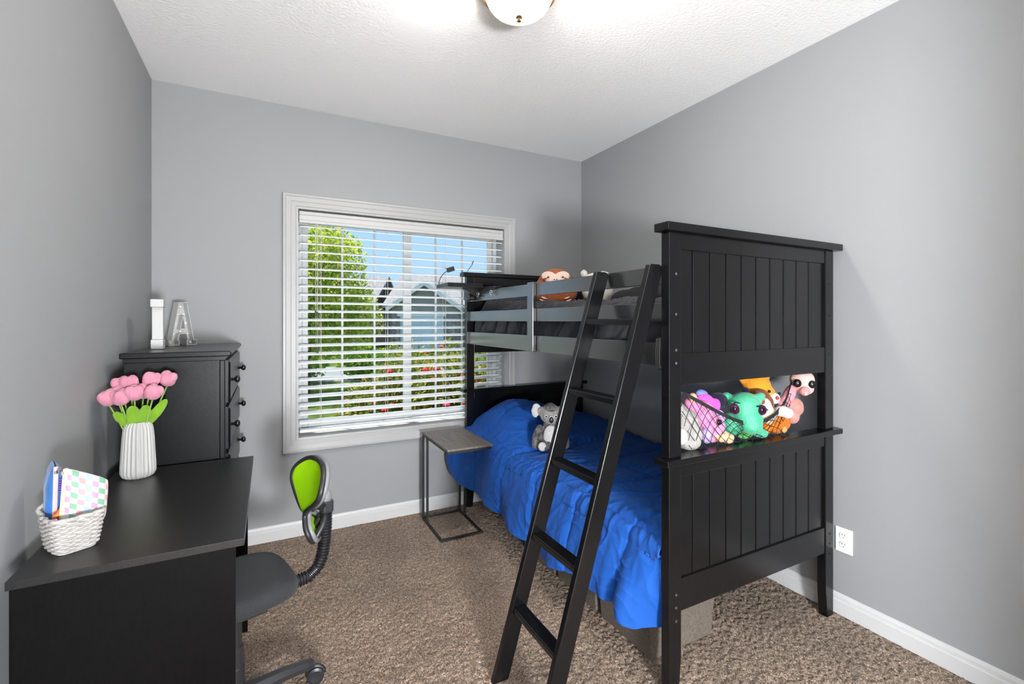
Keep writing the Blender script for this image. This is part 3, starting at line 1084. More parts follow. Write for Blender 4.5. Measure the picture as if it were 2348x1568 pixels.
# ================================================================== DRESSER
def build_dresser():
    D = thing('dresser', 'tall black chest of drawers in the corner behind the desk', 'dresser', (-.345, 2.82, 0))
    zt = 1.237
    x0, x1, y0, y1 = -.537, -.145, 2.405, 3.232
    # moulded top: rounded front lip
    prof = [(x0, zt - .024), (x1 - .012, zt - .024), (x1 - .003, zt - .020), (x1, zt - .012), (x1 - .003, zt - .004), (x1 - .010, zt), (x0, zt)]
    MB().prism(prof, y0, y1, 'y').build('dresser_top', M_dress, D, bevel=.004)
    # cove under the top
    MB().prism([(x0 + .01, zt - .040), (x1 - .026, zt - .040), (x1 - .020, zt - .030), (x1 - .014, zt - .0245), (x0 + .01, zt - .0245)], y0 + .008, y1 - .008, 'y').build(
        'top_moulding', M_dress, D)
    bx1 = -.170
    body = MB().box(x0 + .012, bx1 - .004, y0 + .014, y1 - .014, .04, zt - .0405).build('body', M_dress, D, bevel=.002)
    for y in (y0 + .008, y1 - .034):
        MB().box(bx1 - .022, bx1, y, y + .026, .02, zt - .0405).build('corner_stile', M_dress, D, bevel=.004)
    MB().box(x0 + .012, bx1, y0 + .02, y1 - .02, .0, .075).build('plinth', M_dress, D, bevel=.003)
    zs = [1.192, .985, .777, .570, .362]
    for z in zs:
        h = .187
        ya, yb = y0 + .028, y1 - .028
        b = .012
        # raised front with bevelled edge
        vs = [(bx1 - .004, ya, z - h), (bx1 - .004, yb, z - h), (bx1 - .004, yb, z), (bx1 - .004, ya, z),
              (bx1 + .010, ya, z - h), (bx1 + .010, yb, z - h), (bx1 + .010, yb, z), (bx1 + .010, ya, z),
              (bx1 + .018, ya + b, z - h + b), (bx1 + .018, yb - b, z - h + b), (bx1 + .018, yb - b, z - b), (bx1 + .018, ya + b, z - b)]
        fs = [(0, 3, 2, 1), (8, 9, 10, 11)]
        for i in range(4):
            k = (i + 1) % 4
            fs += [(i, k, 4 + k, 4 + i), (4 + i, 4 + k, 8 + k, 8 + i)]
        dr = MB().add(vs, fs).build('drawer', M_dress, D)
        for y in (2.52, 3.115):
            MB().lathe([(.0, 0), (.007, 0), (.006, .008), (.008, .012), (.0145, .018), (.0165, .025), (.013, .032), (.006, .035), (.0, .0355)], 20,
                       M=Matrix.Translation((bx1 + .0175, y, z - h / 2)) @ Matrix.Rotation(R(90), 4, 'Y')).build('knob', M_knob, dr, smooth=True)


build_dresser()


# ------------------------------------------------------------------ letters on the dresser
def build_letters():
    z0 = 1.238
    I = thing('letter_i', 'white marquee letter I seen edge-on on the dresser', 'letter', (-.461, 2.715, z0), rz=R(4))
    MB().box(-.023, .023, -.045, .045, 0, .044).build('serif', M_letter, I, local=True, bevel=.0015)
    MB().box(-.021, .021, -.022, .022, .044, .195).build('stem', M_letter, I, local=True, bevel=.0015)
    MB().box(-.0245, .0245, -.047, .047, .195, .231).build('serif', M_letter, I, local=True, bevel=.0015)
    MB().box(-.0236, .0236, -.0456, .0456, .028, .031).build('edge_line', M_letter, I, local=True)

    A = thing('letter_a', 'white marquee letter A with round bulbs on the dresser', 'letter', (-.438, 3.095, z0), rz=R(38))
    # tray: walls follow the outline, floor recessed. local: face looks to -Y, width along X
    H = .230
    d = .045
    outer = [(-.072, 0), (-.072, .026), (-.056, .026), (-.020, H), (.020, H), (.056, .026), (.072, .026), (.072, 0), (.020, 0), (.020, .026), (.026, .026),
             (.018, .062), (-.018, .062), (-.026, .026), (-.020, .026), (-.020, 0)]
    hole = [(-.013, .088), (.013, .088), (0, .160)]
    t = .0035

    def wall(loop, name):
        mb = MB()
        n = len(loop)
        for i in range(n):
            a, b = Vector((loop[i][0], 0, loop[i][1])), Vector((loop[(i + 1) % n][0], 0, loop[(i + 1) % n][1]))
            dr = (b - a)
            ln = dr.length
            dr.normalize()
            nr = Vector((-dr.z, 0, dr.x)) * (t / 2)
            e = dr * (t / 2)
            vs = []
            for y in (-d, 0):
                for p in (a - e - nr, b + e - nr, b + e + nr, a - e + nr):
                    vs.append((p.x, y, p.z))
            mb.add(vs, [(0, 1, 2, 3), (7, 6, 5, 4), (0, 4, 5, 1), (1, 5, 6, 2), (2, 6, 7, 3), (3, 7, 4, 0)])
        return mb.build(name, M_letter, A, local=True)
    wall(outer, 'rim')
    wall(hole, 'counter_rim')
    # back face, as strips around the hole
    bk = MB()
    y0, y1 = -.012, -.008
    for poly in ([(-.072, 0), (-.020, 0), (-.020, .026), (-.072, .026)], [(.020, 0), (.072, 0), (.072, .026), (.020, .026)],
                 [(-.056, .026), (-.026, .026), (-.018, .062), (-.0485, .062)], [(.026, .026), (.056, .026), (.0485, .062), (.018, .062)],
                 [(-.0485, .062), (.0485, .062), (.0427, .088), (-.0427, .088)], [(-.0427, .088), (-.013, .088), (0, .160), (-.0312, .160)],
                 [(.013, .088), (.0427, .088), (.0312, .160), (0, .160)], [(-.0312, .160), (.0312, .160), (.020, H), (-.020, H)]):
        bk.prism(poly, y0, y1, 'y')
    bk.build('back', M_letter, A, local=True)
    for (x, z) in ((0, .208), (-.017, .165), (.017, .165), (-.027, .118), (.027, .118), (0, .076), (-.036, .060), (.036, .060), (-.052, .014), (.052, .014)):
        MB().ell((x, -.020, z), .0072, n=12, m=8).build('bulb', M_bulb, A, local=True, smooth=True)


build_letters()


# ------------------------------------------------------------------ vase and tulips
def build_vase():
    vx, vy = -.449, 2.279
    V = thing('vase', 'white fluted ceramic vase on the desk', 'vase', (vx, vy, DZ))
    outer = [(.0, .0), (.040, .0), (.049, .006), (.0545, .020), (.0545, .040), (.052, .090), (.049, .150), (.0465, .180), (.0435, .196), (.037, .208), (.031, .213)]
    inner = [(.027, .211), (.030, .200), (.033, .18), (.033, .02), (.0, .015)]
    MB().lathe(outer + inner, 144, (vx, vy, DZ), ribs=22, rib_amp=.11).build('vase_body', M_ceramic, V, smooth=40)
    # tulip heads: (x, y, z, tilt x, tilt y)
    heads = [(-.534, 2.262, 1.083), (-.514, 2.288, 1.092), (-.494, 2.245, 1.084), (-.508, 2.315, 1.125), (-.478, 2.300, 1.130), (-.455, 2.250, 1.098),
             (-.436, 2.290, 1.098), (-.398, 2.245, 1.098), (-.413, 2.296, 1.141), (-.360, 2.300, 1.141)]
    names = ['leftmost pink knitted tulip of the bouquet, nearest the wall', 'pink knitted tulip second from the left in the bouquet',
             'large pink knitted tulip low at the front left of the bouquet', 'pink knitted tulip at the back left of the bouquet',
             'tallest pink knitted tulip in the left half of the bouquet', 'pink knitted tulip in the front middle of the bouquet',
             'pink knitted tulip in the middle behind the front ones', 'round pink knitted tulip at the front right of the bouquet',
             'pink knitted tulip at the back right, beside the topmost one', 'topmost pink knitted tulip at the far right of the bouquet']
    random.seed(5)
    for i, ((x, y, z), lab) in enumerate(zip(heads, names)):
        T = thing('knitted_tulip', lab, 'flower', (vx + (x - vx) * .1, vy + (y - vy) * .1, DZ + .02), group='knitted tulips in the vase')
        bx, by = vx + (x - vx) * .12, vy + (y - vy) * .12
        pts = []
        for k in range(9):
            t = k / 8
            q = t ** 1.6
            pts.append((bx + (x - bx) * q, by + (y - by) * q, DZ + .03 + (z - .030 - DZ - .03) * t))
        MB().tube(pts, .0029, 7).build('stem', M_stem, T, smooth=True)
        ax = Vector((x - bx, y - by, .14)).normalized()
        rot = ax.to_track_quat('Z', 'Y').to_matrix()
        spin = random.uniform(0, 120)
        z -= .010
        el = [((x, y, z), (.029, .029, .025), rot)]
        for k in range(3):
            a = R(spin + 120 * k)
            off = rot @ Vector((.015 * math.cos(a), .015 * math.sin(a), .013))
            el.append(((x + off.x, y + off.y, z + off.z), (.0185, .0185, .024), rot))
        blob('petals', el, M_pinkyarn, T, voxel=.0045, smooth_iter=2)
    for k, (dx, dy, dz, wd, ln, lab) in enumerate(((.085, .004, .072, .020, .10, 'bright green knitted tulip leaf pointing right out of the vase'),
                                                  (-.066, -.018, .040, .020, .075, 'bright green knitted tulip leaf pointing left over the vase rim'),
                                                  (-.012, -.040, .062, .026, .07, 'broad green knitted tulip leaf at the front of the vase mouth'),
                                                  (.030, -.030, .060, .024, .075, 'green knitted tulip leaf at the back of the vase mouth'))):
        a = Vector((vx + dx * .25, vy + dy * .25, DZ + .195))
        b = Vector((vx + dx, vy + dy, DZ + .213 + dz))
        mid = (a + b) / 2
        ax = (b - a).normalized()
        fy = Vector((.25, -.95, .15))
        fy = (fy - ax * fy.dot(ax)).normalized()
        q = Matrix((fy.cross(ax), fy, ax)).transposed()
        ob = blob('knitted_leaf', [(tuple(mid), (wd, .007, (b - a).length * .62), q)], M_greenyarn, voxel=.0045, smooth_iter=2)
        tag(ob, lab, 'leaf', 'knitted leaves in the vase')


build_vase()


# ------------------------------------------------------------------ basket and pouches
def build_basket():
    cx, cy = -.468, 1.655
    ang = R(30.4)
    K = thing('wicker_basket', 'small white woven basket on the near end of the desk', 'basket', (cx, cy, DZ), rz=ang)
    # local: a along x (short side half .054), d along y (half .066)
    def ring(hx, hy, r, n=112):
        pts = []
        for i in range(n):
            a = 2 * PI * i / n
            c, s = math.cos(a), math.sin(a)
            e = .42
            pts.append((hx * math.copysign(abs(c) ** e, c), hy * math.copysign(abs(s) ** e, s)))
        p = np.array(pts + [pts[0]])
        d = np.concatenate([[0], np.cumsum(np.hypot(*np.diff(p, axis=0).T))])
        s = np.linspace(0, d[-1], n + 1)[:-1]
        return np.stack([np.interp(s, d, p[:, 0]), np.interp(s, d, p[:, 1])], -1)
    rows = 17
    wv = MB()
    H = .098
    random.seed(2)
    for k in range(rows):
        t = k / (rows - 1)
        hx, hy = .042 + .013 * t ** .8, .051 + .015 * t ** .8
        if k == 0:
            hx, hy = hx - .004, hy - .004
        ringp = ring(hx, hy, .1)
        pts = []
        n = len(ringp)
        for i in range(n):
            nx_, ny_ = ringp[i][0] / hx, ringp[i][1] / hy
            ln = math.hypot(nx_, ny_)
            w = math.sin(2 * PI * 13 * i / n + (PI if k % 2 else 0)) * .0027
            back = .020 * t * sstep(.2, 1, ringp[i][1] / hy)
            pts.append((ringp[i][0] + nx_ / ln * w, ringp[i][1] + ny_ / ln * w,
                        .0045 + t * (H - .009) + back + .0015 * mnoise.noise(Vector((i * .25, k, 0)))))
        wv.tube(pts, .0038 if k < rows - 1 else .0054, 7, closed=True)
    body = wv.build('woven_wall', M_wicker, K, local=True, smooth=True)
    body['kind'] = 'stuff'
    b = MB()
    base = ring(.041, .050, .1, 48)
    b.add([(p[0], p[1], .001) for p in base] + [(p[0], p[1], .006) for p in base],
          [tuple(range(48)), tuple(range(95, 47, -1))] + [(i, (i + 1) % 48, 48 + (i + 1) % 48, 48 + i) for i in range(48)])
    b.build('basket_base', M_wicker, K, local=True)
    st = MB()
    for i in range(28):
        p = ring(.041, .050, .1, 28)[i]
        q = ring(.053, .064, .1, 28)[i]
        st.tube([(p[0], p[1], .004), (q[0], q[1], H - .006)], .0022, 5)
    st.build('stakes', M_wicker, K, local=True)['kind'] = 'stuff'


build_basket()


def checker_mat():
    m = principled('checkered_pouch', (.9, .9, .9), .5, spec=.4)
    n, l = m.node_tree.nodes, m.node_tree.links
    b = n['Principled BSDF']
    tc = n.new('ShaderNodeTexCoord')
    mp = n.new('ShaderNodeMapping')
    mp.inputs['Scale'].default_value = (1 / .0140, 1, 1 / .0140)
    mp.inputs['Location'].default_value = (100.3, 0, 100.2)
    l.new(tc.outputs['Object'], mp.inputs['Vector'])
    sp = n.new('ShaderNodeSeparateXYZ')
    l.new(mp.outputs[0], sp.inputs[0])

    def math_(op, a, bb=None, val=None):
        q = n.new('ShaderNodeMath')
        q.operation = op
        l.new(a, q.inputs[0])
        if bb is not None:
            l.new(bb, q.inputs[1])
        if val is not None:
            q.inputs[1].default_value = val
        return q.outputs[0]
    fx, fz = math_('FLOOR', sp.outputs['X']), math_('FLOOR', math_('ADD', sp.outputs['Z'], math_('MULTIPLY', sp.outputs['X'], val=.5)))
    par = math_('MODULO', math_('ADD', fx, fz), val=2.0)
    # columns of squares cycle blue, pink, green, rose
    hue = math_('FLOOR', math_('MULTIPLY', math_('MODULO', fx, val=4.0), val=1.0))
    rp = n.new('ShaderNodeValToRGB')
    rp.color_ramp.interpolation = 'CONSTANT'
    el = rp.color_ramp.elements
    el[0].position, el[0].color = 0.0, (.30, .42, .50, 1)
    el[1].position, el[1].color = .24, (.50, .24, .37, 1)
    for p, c in ((.49, (.15, .31, .21, 1)), (.74, (.50, .27, .28, 1))):
        k = el.new(p)
        k.color = c
    l.new(math_('DIVIDE', hue, val=4.0), rp.inputs[0])
    mx = n.new('ShaderNodeMix')
    mx.data_type = 'RGBA'
    mx.inputs[6].default_value = (.46, .47, .48, 1)
    l.new(par, mx.inputs[0])
    l.new(rp.outputs[0], mx.inputs[7])
    l.new(mx.outputs[2], b.inputs['Base Color'])
    return m


def pouch(name, label, w, h, th, loc, rot, mat, zip_mat, zip_side, trim_mat, shear=0.0):
    """flat soft pouch; local X = width, Z = height, Y = thickness; zipper along zip_side"""
    o = thing(name, label, 'pouch', loc, rot=rot)
    nx, nz = 28, 36
    P = []
    mb = MB()
    for sgn in (-1, 1):
        rows = []
        for i in range(nx):
            u = -1 + 2 * i / (nx - 1)
            row = []
            for k in range(nz):
                v = -1 + 2 * k / (nz - 1)
                fat = (max(0, 1 - abs(u) ** 3.0) * max(0, 1 - abs(v) ** 3.0)) ** .6
                rc = 1 - .05 * (abs(u) ** 4) * (abs(v) ** 4)
                row.append((u * w / 2 * rc, sgn * (.0012 + th / 2 * fat) + .002 * fbm(u * 2, v * 2, sgn * 3.0, 2), v * h / 2 * rc - shear * (u + 1) / 2 * (v + 1) / 2))
            rows.append(row)
        mb.grid(rows)
    mb.build('pouch_body', mat, o, local=True, smooth=True)
    z = MB()
    s = zip_side
    z.box(s * (w / 2 - .001) - .004, s * (w / 2 - .001) + .004, -.0048, .0048, -h / 2 + .004, h / 2 - .002)
    zp = z.build('zipper_tape', trim_mat, o, local=True, bevel=.001)
    zz = MB()
    zz.box(s * (w / 2 + .0035) - .0012, s * (w / 2 + .0035) + .0012, -.0016, .0016, -h / 2 + .006, h / 2 - .004)
    zz.build('zipper_teeth', zip_mat, o, local=True)
    pl = MB()
    pl.lathe([(.0, -.004), (.004, -.004), (.004, .004), (.0, .004)], 10, (s * (w / 2 + .006), 0, h / 2 - .014))
    pl.tube([(s * (w / 2 + .006), 0, h / 2 - .012), (s * (w / 2 + .011), -.004, h / 2 - .004), (s * (w / 2 + .010), -.006, h / 2 + .004)], .0012, 6)
    pl.build('zipper_pull', M_chrome, o, local=True)
    return o


M_zip_gold = principled('zip_gold', (.60, .52, .30), .3, metal=.8)
M_zip_tape = principled('zip_tape_sage', (.42, .44, .35), .8)
M_zip_pink = principled('zip_pink', (.86, .42, .40), .7)
M_bluefab = principled('blue_pouch_fabric', (.018, .135, .42), .7, sheen=.3, var=.1, var_scale=30)
pouch('pencil_pouch', 'checkered pastel zip pouch standing in the white basket', .090, .150, .018, (-.436, 1.646, DZ + .140), (R(-4), R(4), R(22)), checker_mat(),
      M_zip_gold, -1, M_zip_tape, shear=.045)
pouch('pencil_pouch', 'blue zip pouch with a pink zipper standing in the white basket', .075, .195, .034, (-.516, 1.690, DZ + .125), (R(1), R(-3), R(112)), M_bluefab,
      M_zip_pink, -1, M_zip_pink)


def build_basket_bits():
    M_or = principled('orange_plastic', (.90, .16, .02), .35)
    M_pu = principled('purple_coil', (.30, .08, .55), .4)
    M_pk = principled('pink_sequin', (.80, .30, .45), .3, var=.6, var_scale=400)
    K = thing('keyring_charm', 'orange and purple key charm tucked between the two pouches', 'charm', (-.487, 1.63, DZ + .09))
    MB().tube([(-.482, 1.640, DZ + .150), (-.482, 1.636, DZ + .115), (-.487, 1.628, DZ + .098), (-.496, 1.624, DZ + .096)], [.004, .0045, .007, .006], 8).build('strap', M_or, K, smooth=True)
    pts = []
    for i in range(60):
        a = i * .62
        pts.append((-.486 + .005 * math.cos(a), 1.648 + .005 * math.sin(a), DZ + .150 + i * .0006))
    MB().tube(pts, .0014, 5).build('coil', M_pu, K, smooth=True)
    blob('charm_ball', [((-.492, 1.620, DZ + .082), (.010, .010, .011))], M_pk, K, voxel=.004)


build_basket_bits()


# ================================================================== DESK CHAIR
def build_chair():
    th = R(15)
    C = thing('desk_chair', 'small black swivel chair with a lime green mesh back pushed under the desk', 'chair', (-.105, 1.835, 0), rz=th)
    M_lime = principled('lime_mesh', (.36, .74, .004), .75, spec=.1, bump=.4, bump_scale=600)
    # local: +x = rear of the chair, faces -x
    # seat: rounded cushion
    n = 48
    rings = []
    W = .190
    lay = [(.0, .428, .86), (.02, .428, .95), (.0, .434, 1.0), (.0, .448, 1.01), (.0, .462, .985), (.0, .475, .93), (.0, .480, .80), (.0, .482, .5), (.0, .483, .05)]
    P = []
    for (o, z, s) in [(0, .428, .05)] + lay:
        row = []
        for i in range(n):
            a = 2 * PI * i / n
            c, sn = math.cos(a), math.sin(a)
            e = .55
            x, y = W * s * math.copysign(abs(c) ** e, c), .172 * s * math.copysign(abs(sn) ** e, sn) + .022
            zz = z + (.012 * (abs(y) / W) ** 2 if z > .46 else 0) - (.02 * max(0, -x / W) ** 2 if z > .44 else 0)
            row.append((x, y, zz))
        row.append(row[0])
        P.append(row)
    MB().grid(P).build('seat', M_seat, C, local=True, smooth=True)
    MB().box(-.09, .09, -.06, .06, .372, .428).build('seat_mechanism', M_plastic, C, local=True, bevel=.004)
    MB().lathe([(.0, .10), (.034, .10), (.034, .20), (.030, .205), (.030, .27), (.025, .275), (.025, .373), (.0, .373)], 24).build('gas_column', M_plastic, C, local=True, smooth=30)
    MB().lathe([(.0, .075), (.045, .075), (.045, .115), (.036, .125), (.0, .125)], 24).build('base_hub', M_plastic, C, local=True, smooth=30)
    for k in range(5):
        a = R(3 + 72 * k)
        ca, sa = math.cos(a), math.sin(a)
        Mr = Matrix.Rotation(a, 4, 'Z')
        arm = MB()
        secs = []
        for (r, zt, zb, w) in ((.03, .118, .078, .026), (.16, .108, .074, .022), (.245, .094, .064, .019), (.268, .088, .064, .014)):
            secs.append([(r, -w, zb), (r, -w, (zt + zb) / 2), (r, -w * .6, zt), (r, w * .6, zt), (r, w, (zt + zb) / 2), (r, w, zb)])
        vs = [tuple(Mr @ Vector(p)) for s in secs for p in s]
        fs = []
        for i in range(3):
            for j in range(6):
                fs.append((i * 6 + j, i * 6 + (j + 1) % 6, (i + 1) * 6 + (j + 1) % 6, (i + 1) * 6 + j))
        fs += [tuple(range(5, -1, -1)), tuple(18 + j for j in range(6))]
        arm.add(vs, fs).build('base_arm', M_plastic, C, local=True, bevel=.003)
        c = Vector((.262 * ca, .262 * sa, 0))
        sp = R(-20 + 95 * k)
        d = Vector((math.cos(sp), math.sin(sp), 0))
        cc = c + d * .014 + Vector((0, 0, .0305))
        cast = MB()
        cast.tube([c + Vector((0, 0, .066)), c + Vector((0, 0, .045))], .006, 8)
        for s in (-1, 1):
            ax = Vector((-d.y, d.x, 0))
            Mw = Matrix.Translation(cc + ax * (.0105 * s)) @ ax.to_track_quat('Z', 'Y').to_matrix().to_4x4()
            cast.lathe([(.0, -.007), (.022, -.009), (.0300, -.005), (.0300, .005), (.022, .009), (.0, .007)], 24, M=Mw)
        q = cast.build('caster', M_plastic, C, local=True, smooth=30)
        hood = MB()
        pts = []
        for i in range(9):
            t = PI * i / 8
            pts.append(cc + d * (.030 * math.cos(t)) + Vector((0, 0, .030 * math.sin(t))))
        hood.tube(pts, .008, 8)
        hood.build('caster_hood', M_plastic, q, local=True, smooth=True)
    # backrest: hour-glass frame with mesh; s across (y), z up, x = lean
    prof = [(.846, .000), (.842, .055), (.829, .094), (.806, .130), (.780, .148), (.752, .146), (.728, .122), (.705, .088), (.685, .052), (.665, .030), (.645, .034), (.620, .060),
            (.595, .072), (.570, .060), (.552, .030), (.548, .000)]

    def lean(s, z):
        base = .228 + .052 * sstep(.66, .86, z) + .042 * sstep(.67, .57, z)
        return base + .55 * s * sstep(.69, .62, z) - 1.1 * s * s * (.4 + .6 * sstep(.68, .80, z))
    loop = [(lean(s, z), s, z) for z, s in prof] + [(lean(-s, z), -s, z) for z, s in reversed(prof[1:-1])]
    # round the outline off
    lp = np.array(loop)
    for _ in range(3):
        lp = np.stack([lp * .75 + np.roll(lp, -1, 0) * .25, lp * .25 + np.roll(lp, -1, 0) * .75], 1).reshape(-1, 3)
    loop = [tuple(p) for p in lp]
    # frame as flattened band
    fr = MB()
    fr.tube(loop, .0100, 10, closed=True)
    fr.build('back_frame', M_plastic, C, local=True, smooth=True)
    fb = MB()
    fb.tube([(p[0] + .014, p[1] * .985, p[2]) for p in loop], .0095, 8, closed=True)
    fb.build('back_frame_rim', M_plastic_grey, C, local=True, smooth=True)
    rows = []
    zz = np.linspace(.553, .842, 60)
    pz = [p[0] for p in reversed(prof)]
    ps = [p[1] for p in reversed(prof)]
    for z in zz:
        w = max(.003, float(np.interp(z, pz, ps)) - .004)
        rows.append([(lean(w * t, z) - .002, w * t, z) for t in np.linspace(-1, 1, 21)])
    mesh = MB().grid(rows).build('back_mesh', M_lime, C, local=True, smooth=True)
    sd = mesh.modifiers.new('thickness', 'SOLIDIFY')
    sd.thickness = .004
    # support yoke and housing
    yk = MB()
    for s in (-1, 1):
        yk.tube([(.300, .010 * s, .672), (.275, .030 * s, .680), (.250, .055 * s, .690), (.235, .075 * s, .690)], [.016, .014, .011, .009], 10)
        yk.tube([(.305, .010 * s, .640), (.290, .024 * s, .600), (.262, .034 * s, .568), (.248, .030 * s, .556)], [.013, .012, .011, .009], 10)
    yk.build('support_yoke', M_plastic, C, local=True, smooth=True)
    hs = MB().box(.288, .330, -.030, .030, .640, .690)
    hs.build('pivot_housing', M_plastic, C, local=True, bevel=.008, seg=3)
    blob('pivot_cap', [((.306, .012, .700), (.022, .020, .034)), ((.306, -.012, .700), (.022, .020, .034)), ((.300, 0, .715), (.018, .026, .020))], M_plastic_grey, C, voxel=.006, local=True)
    # ribbed bellows from under the seat to the housing
    path = [(.150, 0, .428), (.200, 0, .412), (.245, 0, .414), (.278, 0, .436), (.296, 0, .474), (.304, 0, .52), (.309, 0, .58), (.310, 0, .648)]
    pp = np.array(path)
    d = np.concatenate([[0], np.cumsum(np.linalg.norm(np.diff(pp, axis=0), axis=1))])
    s = np.linspace(0, d[-1], 132)
    pts = [tuple(np.interp(q, d, pp[:, k]) for k in range(3)) for q in s]
    rad = [.0235 if (i // 2) % 2 == 0 else .0185 for i in range(len(pts))]
    MB().tube(pts, rad, 18).build('bellows', M_bellow, C, local=True, smooth=35)


build_chair()


# ================================================================== PLUSH TOYS
def eye(parent, c, r, mat=None, local=False, hl=True, toward=(-.55, -.83, .1)):
    m = mat or principled('toy_eye_black', (.006, .006, .007), .08)
    e = MB().ell(c, r, n=14, m=10).build('eye', m, parent, smooth=True, local=local)
    if hl:
        t = Vector(toward).normalized()
        rr = r if not isinstance(r, (tuple, list)) else min(r)
        p = Vector(c) + t * (rr * .92) + Vector((rr * .15, 0, rr * .3))
        MB().ell(p, rr * .22, n=8, m=6).build('eye_glint', principled('glint_white', (.9, .9, .9), .2), e, smooth=True, local=local)
    return e


def build_koala():
    x, y, z = 1.575, 2.500, .568
    K = thing('plush_koala', 'grey plush koala with white ears sitting on the blue comforter', 'plush toy', (x, y, z), rz=R(-28))
    fur = plush('koala_grey', (.20, .188, .18), color2=(.055, .052, .052), scale=45)
    light = plush('koala_light', (.34, .32, .305), .25)
    white = plush('koala_white', (.60, .575, .56), .05)
    L = dict(local=True)
    # local: faces -y
    blob('body', [((0, .01, .075), (.068, .060, .085)), ((0, -.005, .05), (.072, .065, .055)), ((0, .0, .145), (.045, .045, .05)),
                  ((-.082, -.022, .085), (.028, .030, .072), euler(0, 18, 0)), ((.082, -.022, .085), (.028, .030, .072), euler(0, -18, 0)),
                  ((-.094, -.034, .032), (.026, .028, .030)), ((.094, -.034, .032), (.026, .028, .030)),
                  ((-.050, -.062, .026), (.032, .050, .028), euler(0, 0, 12)), ((.050, -.062, .026), (.032, .050, .028), euler(0, 0, -12)),
                  ], fur, K, voxel=.006, smooth_iter=4, noise_amp=.003, noise_scale=90, **L)
    blob('belly', [((0, -.044, .085), (.048, .028, .070))], white, K, voxel=.006, **L)
    blob('foot_pad', [((-.056, -.101, .034), (.026, .012, .030))], white, K, voxel=.005, **L)
    blob('foot_pad', [((.056, -.101, .034), (.026, .012, .030))], white, K, voxel=.005, **L)
    h = blob('head', [((0, -.022, .215), (.068, .058, .060)), ((0, -.050, .198), (.048, .040, .040)), ((0, -.01, .245), (.045, .045, .040)),
                      ((-.055, -.015, .235), (.030, .022, .030)), ((.055, -.015, .235), (.030, .022, .030))], light, K, voxel=.006, noise_amp=.002, noise_scale=90, **L)
    blob('brow', [((0, -.045, .250), (.040, .030, .030)), ((0, -.02, .268), (.036, .036, .016))], fur, h, voxel=.006, **L)
    for s in (-1, 1):
        blob('ear', [((s * .082, -.008, .244), (.030, .013, .040), euler(0, s * 24, 0)), ((s * .098, -.010, .228), (.022, .012, .038), euler(0, s * 10, 0))], white, K, voxel=.005,
             noise_amp=.003, noise_scale=110, **L)
        MB().ell((s * .031, -.078, .213), (.011, .004, .0105), n=14, m=10).build('eye_ring', white, h, smooth=True, **L)
        MB().ell((s * .030, -.0805, .213), (.0058, .004, .0058), n=14, m=10).build('eye', principled('toy_eye_black', (.006, .006, .007), .08), h, smooth=True, **L)
    MB().ell((0, -.094, .196), (.0185, .008, .024), n=16, m=12).build('nose_patch', white, h, smooth=True, **L)
    MB().ell((0, -.099, .195), (.0145, .008, .020), n=16, m=12).build('nose', principled('toy_nose', (.01, .01, .01), .35), h, smooth=True, **L)


build_koala()


def build_top_toys():
    # sloth cushion
    x, y, z = 1.690, 2.618, 1.462
    S = thing('plush_sloth', 'round brown plush sloth with a pale face on the top bunk', 'plush toy', (x, y, z), rz=R(-32))
    br = plush('sloth_brown', (.38, .105, .042), .15)
    pale = plush('sloth_pale', (.78, .60, .50), .05)
    dark = plush('sloth_dark', (.12, .025, .012), .1)
    L = dict(local=True)
    blob('body', [((0, 0, .105), (.150, .105, .118)), ((0, 0, .165), (.115, .090, .090))], br, S, voxel=.010, smooth_iter=6, **L)
    face = blob('face', [((-.040, -.076, .192), (.055, .020, .038), euler(-18, 12, 0)), ((.040, -.076, .192), (.055, .020, .038), euler(-18, -12, 0)),
                         ((0, -.085, .170), (.055, .018, .036), euler(-12, 0, 0))], pale, S, voxel=.006, smooth_iter=3, **L)
    for s in (-1, 1):
        MB().ell((s * .052, -.089, .186), (.030, .008, .013), rot=euler(-15, s * 22, 0), n=14, m=10).build('eye_patch', br, face, smooth=True, **L)
        MB().ell((s * .046, -.095, .188), (.008, .005, .008), n=12, m=8).build('eye', dark, face, smooth=True, **L)
        MB().ell((s * .043, -.099, .191), .0028, n=8, m=6).build('eye_glint', principled('glint_white', (.9, .9, .9), .2), face, smooth=True, **L)
        MB().ell((s * .008, -.103, .172), (.005, .004, .004), n=10, m=6).build('nostril', dark, face, smooth=True, **L)
        for k in range(3):
            a = Vector((s * (.090 + .012 * k), -.094 + .008 * k, .062 - .016 * k))
            MB().tube([a, a + Vector((-s * .016, -.006, -.009)), a + Vector((-s * .036, -.011, -.012))], [.002, .0055, .0015], 8).build('claw', pale, S, smooth=True, **L)
    # white kitten lying behind the guard rail
    K = thing('plush_kitten', 'white plush animal with a round ear lying next to the sloth', 'plush toy', (1.925, 2.488, 1.482), rz=R(-35))
    wh = plush('kitten_white', (.74, .69, .63), .06)
    pk = plush('kitten_inner', (.86, .84, .82), .03)
    blob('body', [((.01, 0, .09), (.105, .085, .095)), ((-.005, -.01, .150), (.085, .07, .055)), ((.055, -.03, .195), (.034, .03, .016), euler(0, 18, 0)),
                  ((.075, -.035, .190), (.018, .02, .012))], wh, K, voxel=.008, smooth_iter=4, **L)
    blob('ear', [((-.078, -.02, .198), (.025, .010, .028), euler(0, -14, 0))], wh, K, voxel=.005, **L)
    blob('inner_ear', [((-.077, -.029, .198), (.015, .004, .018), euler(0, -14, 0))], pk, K, voxel=.004, **L)


build_top_toys()


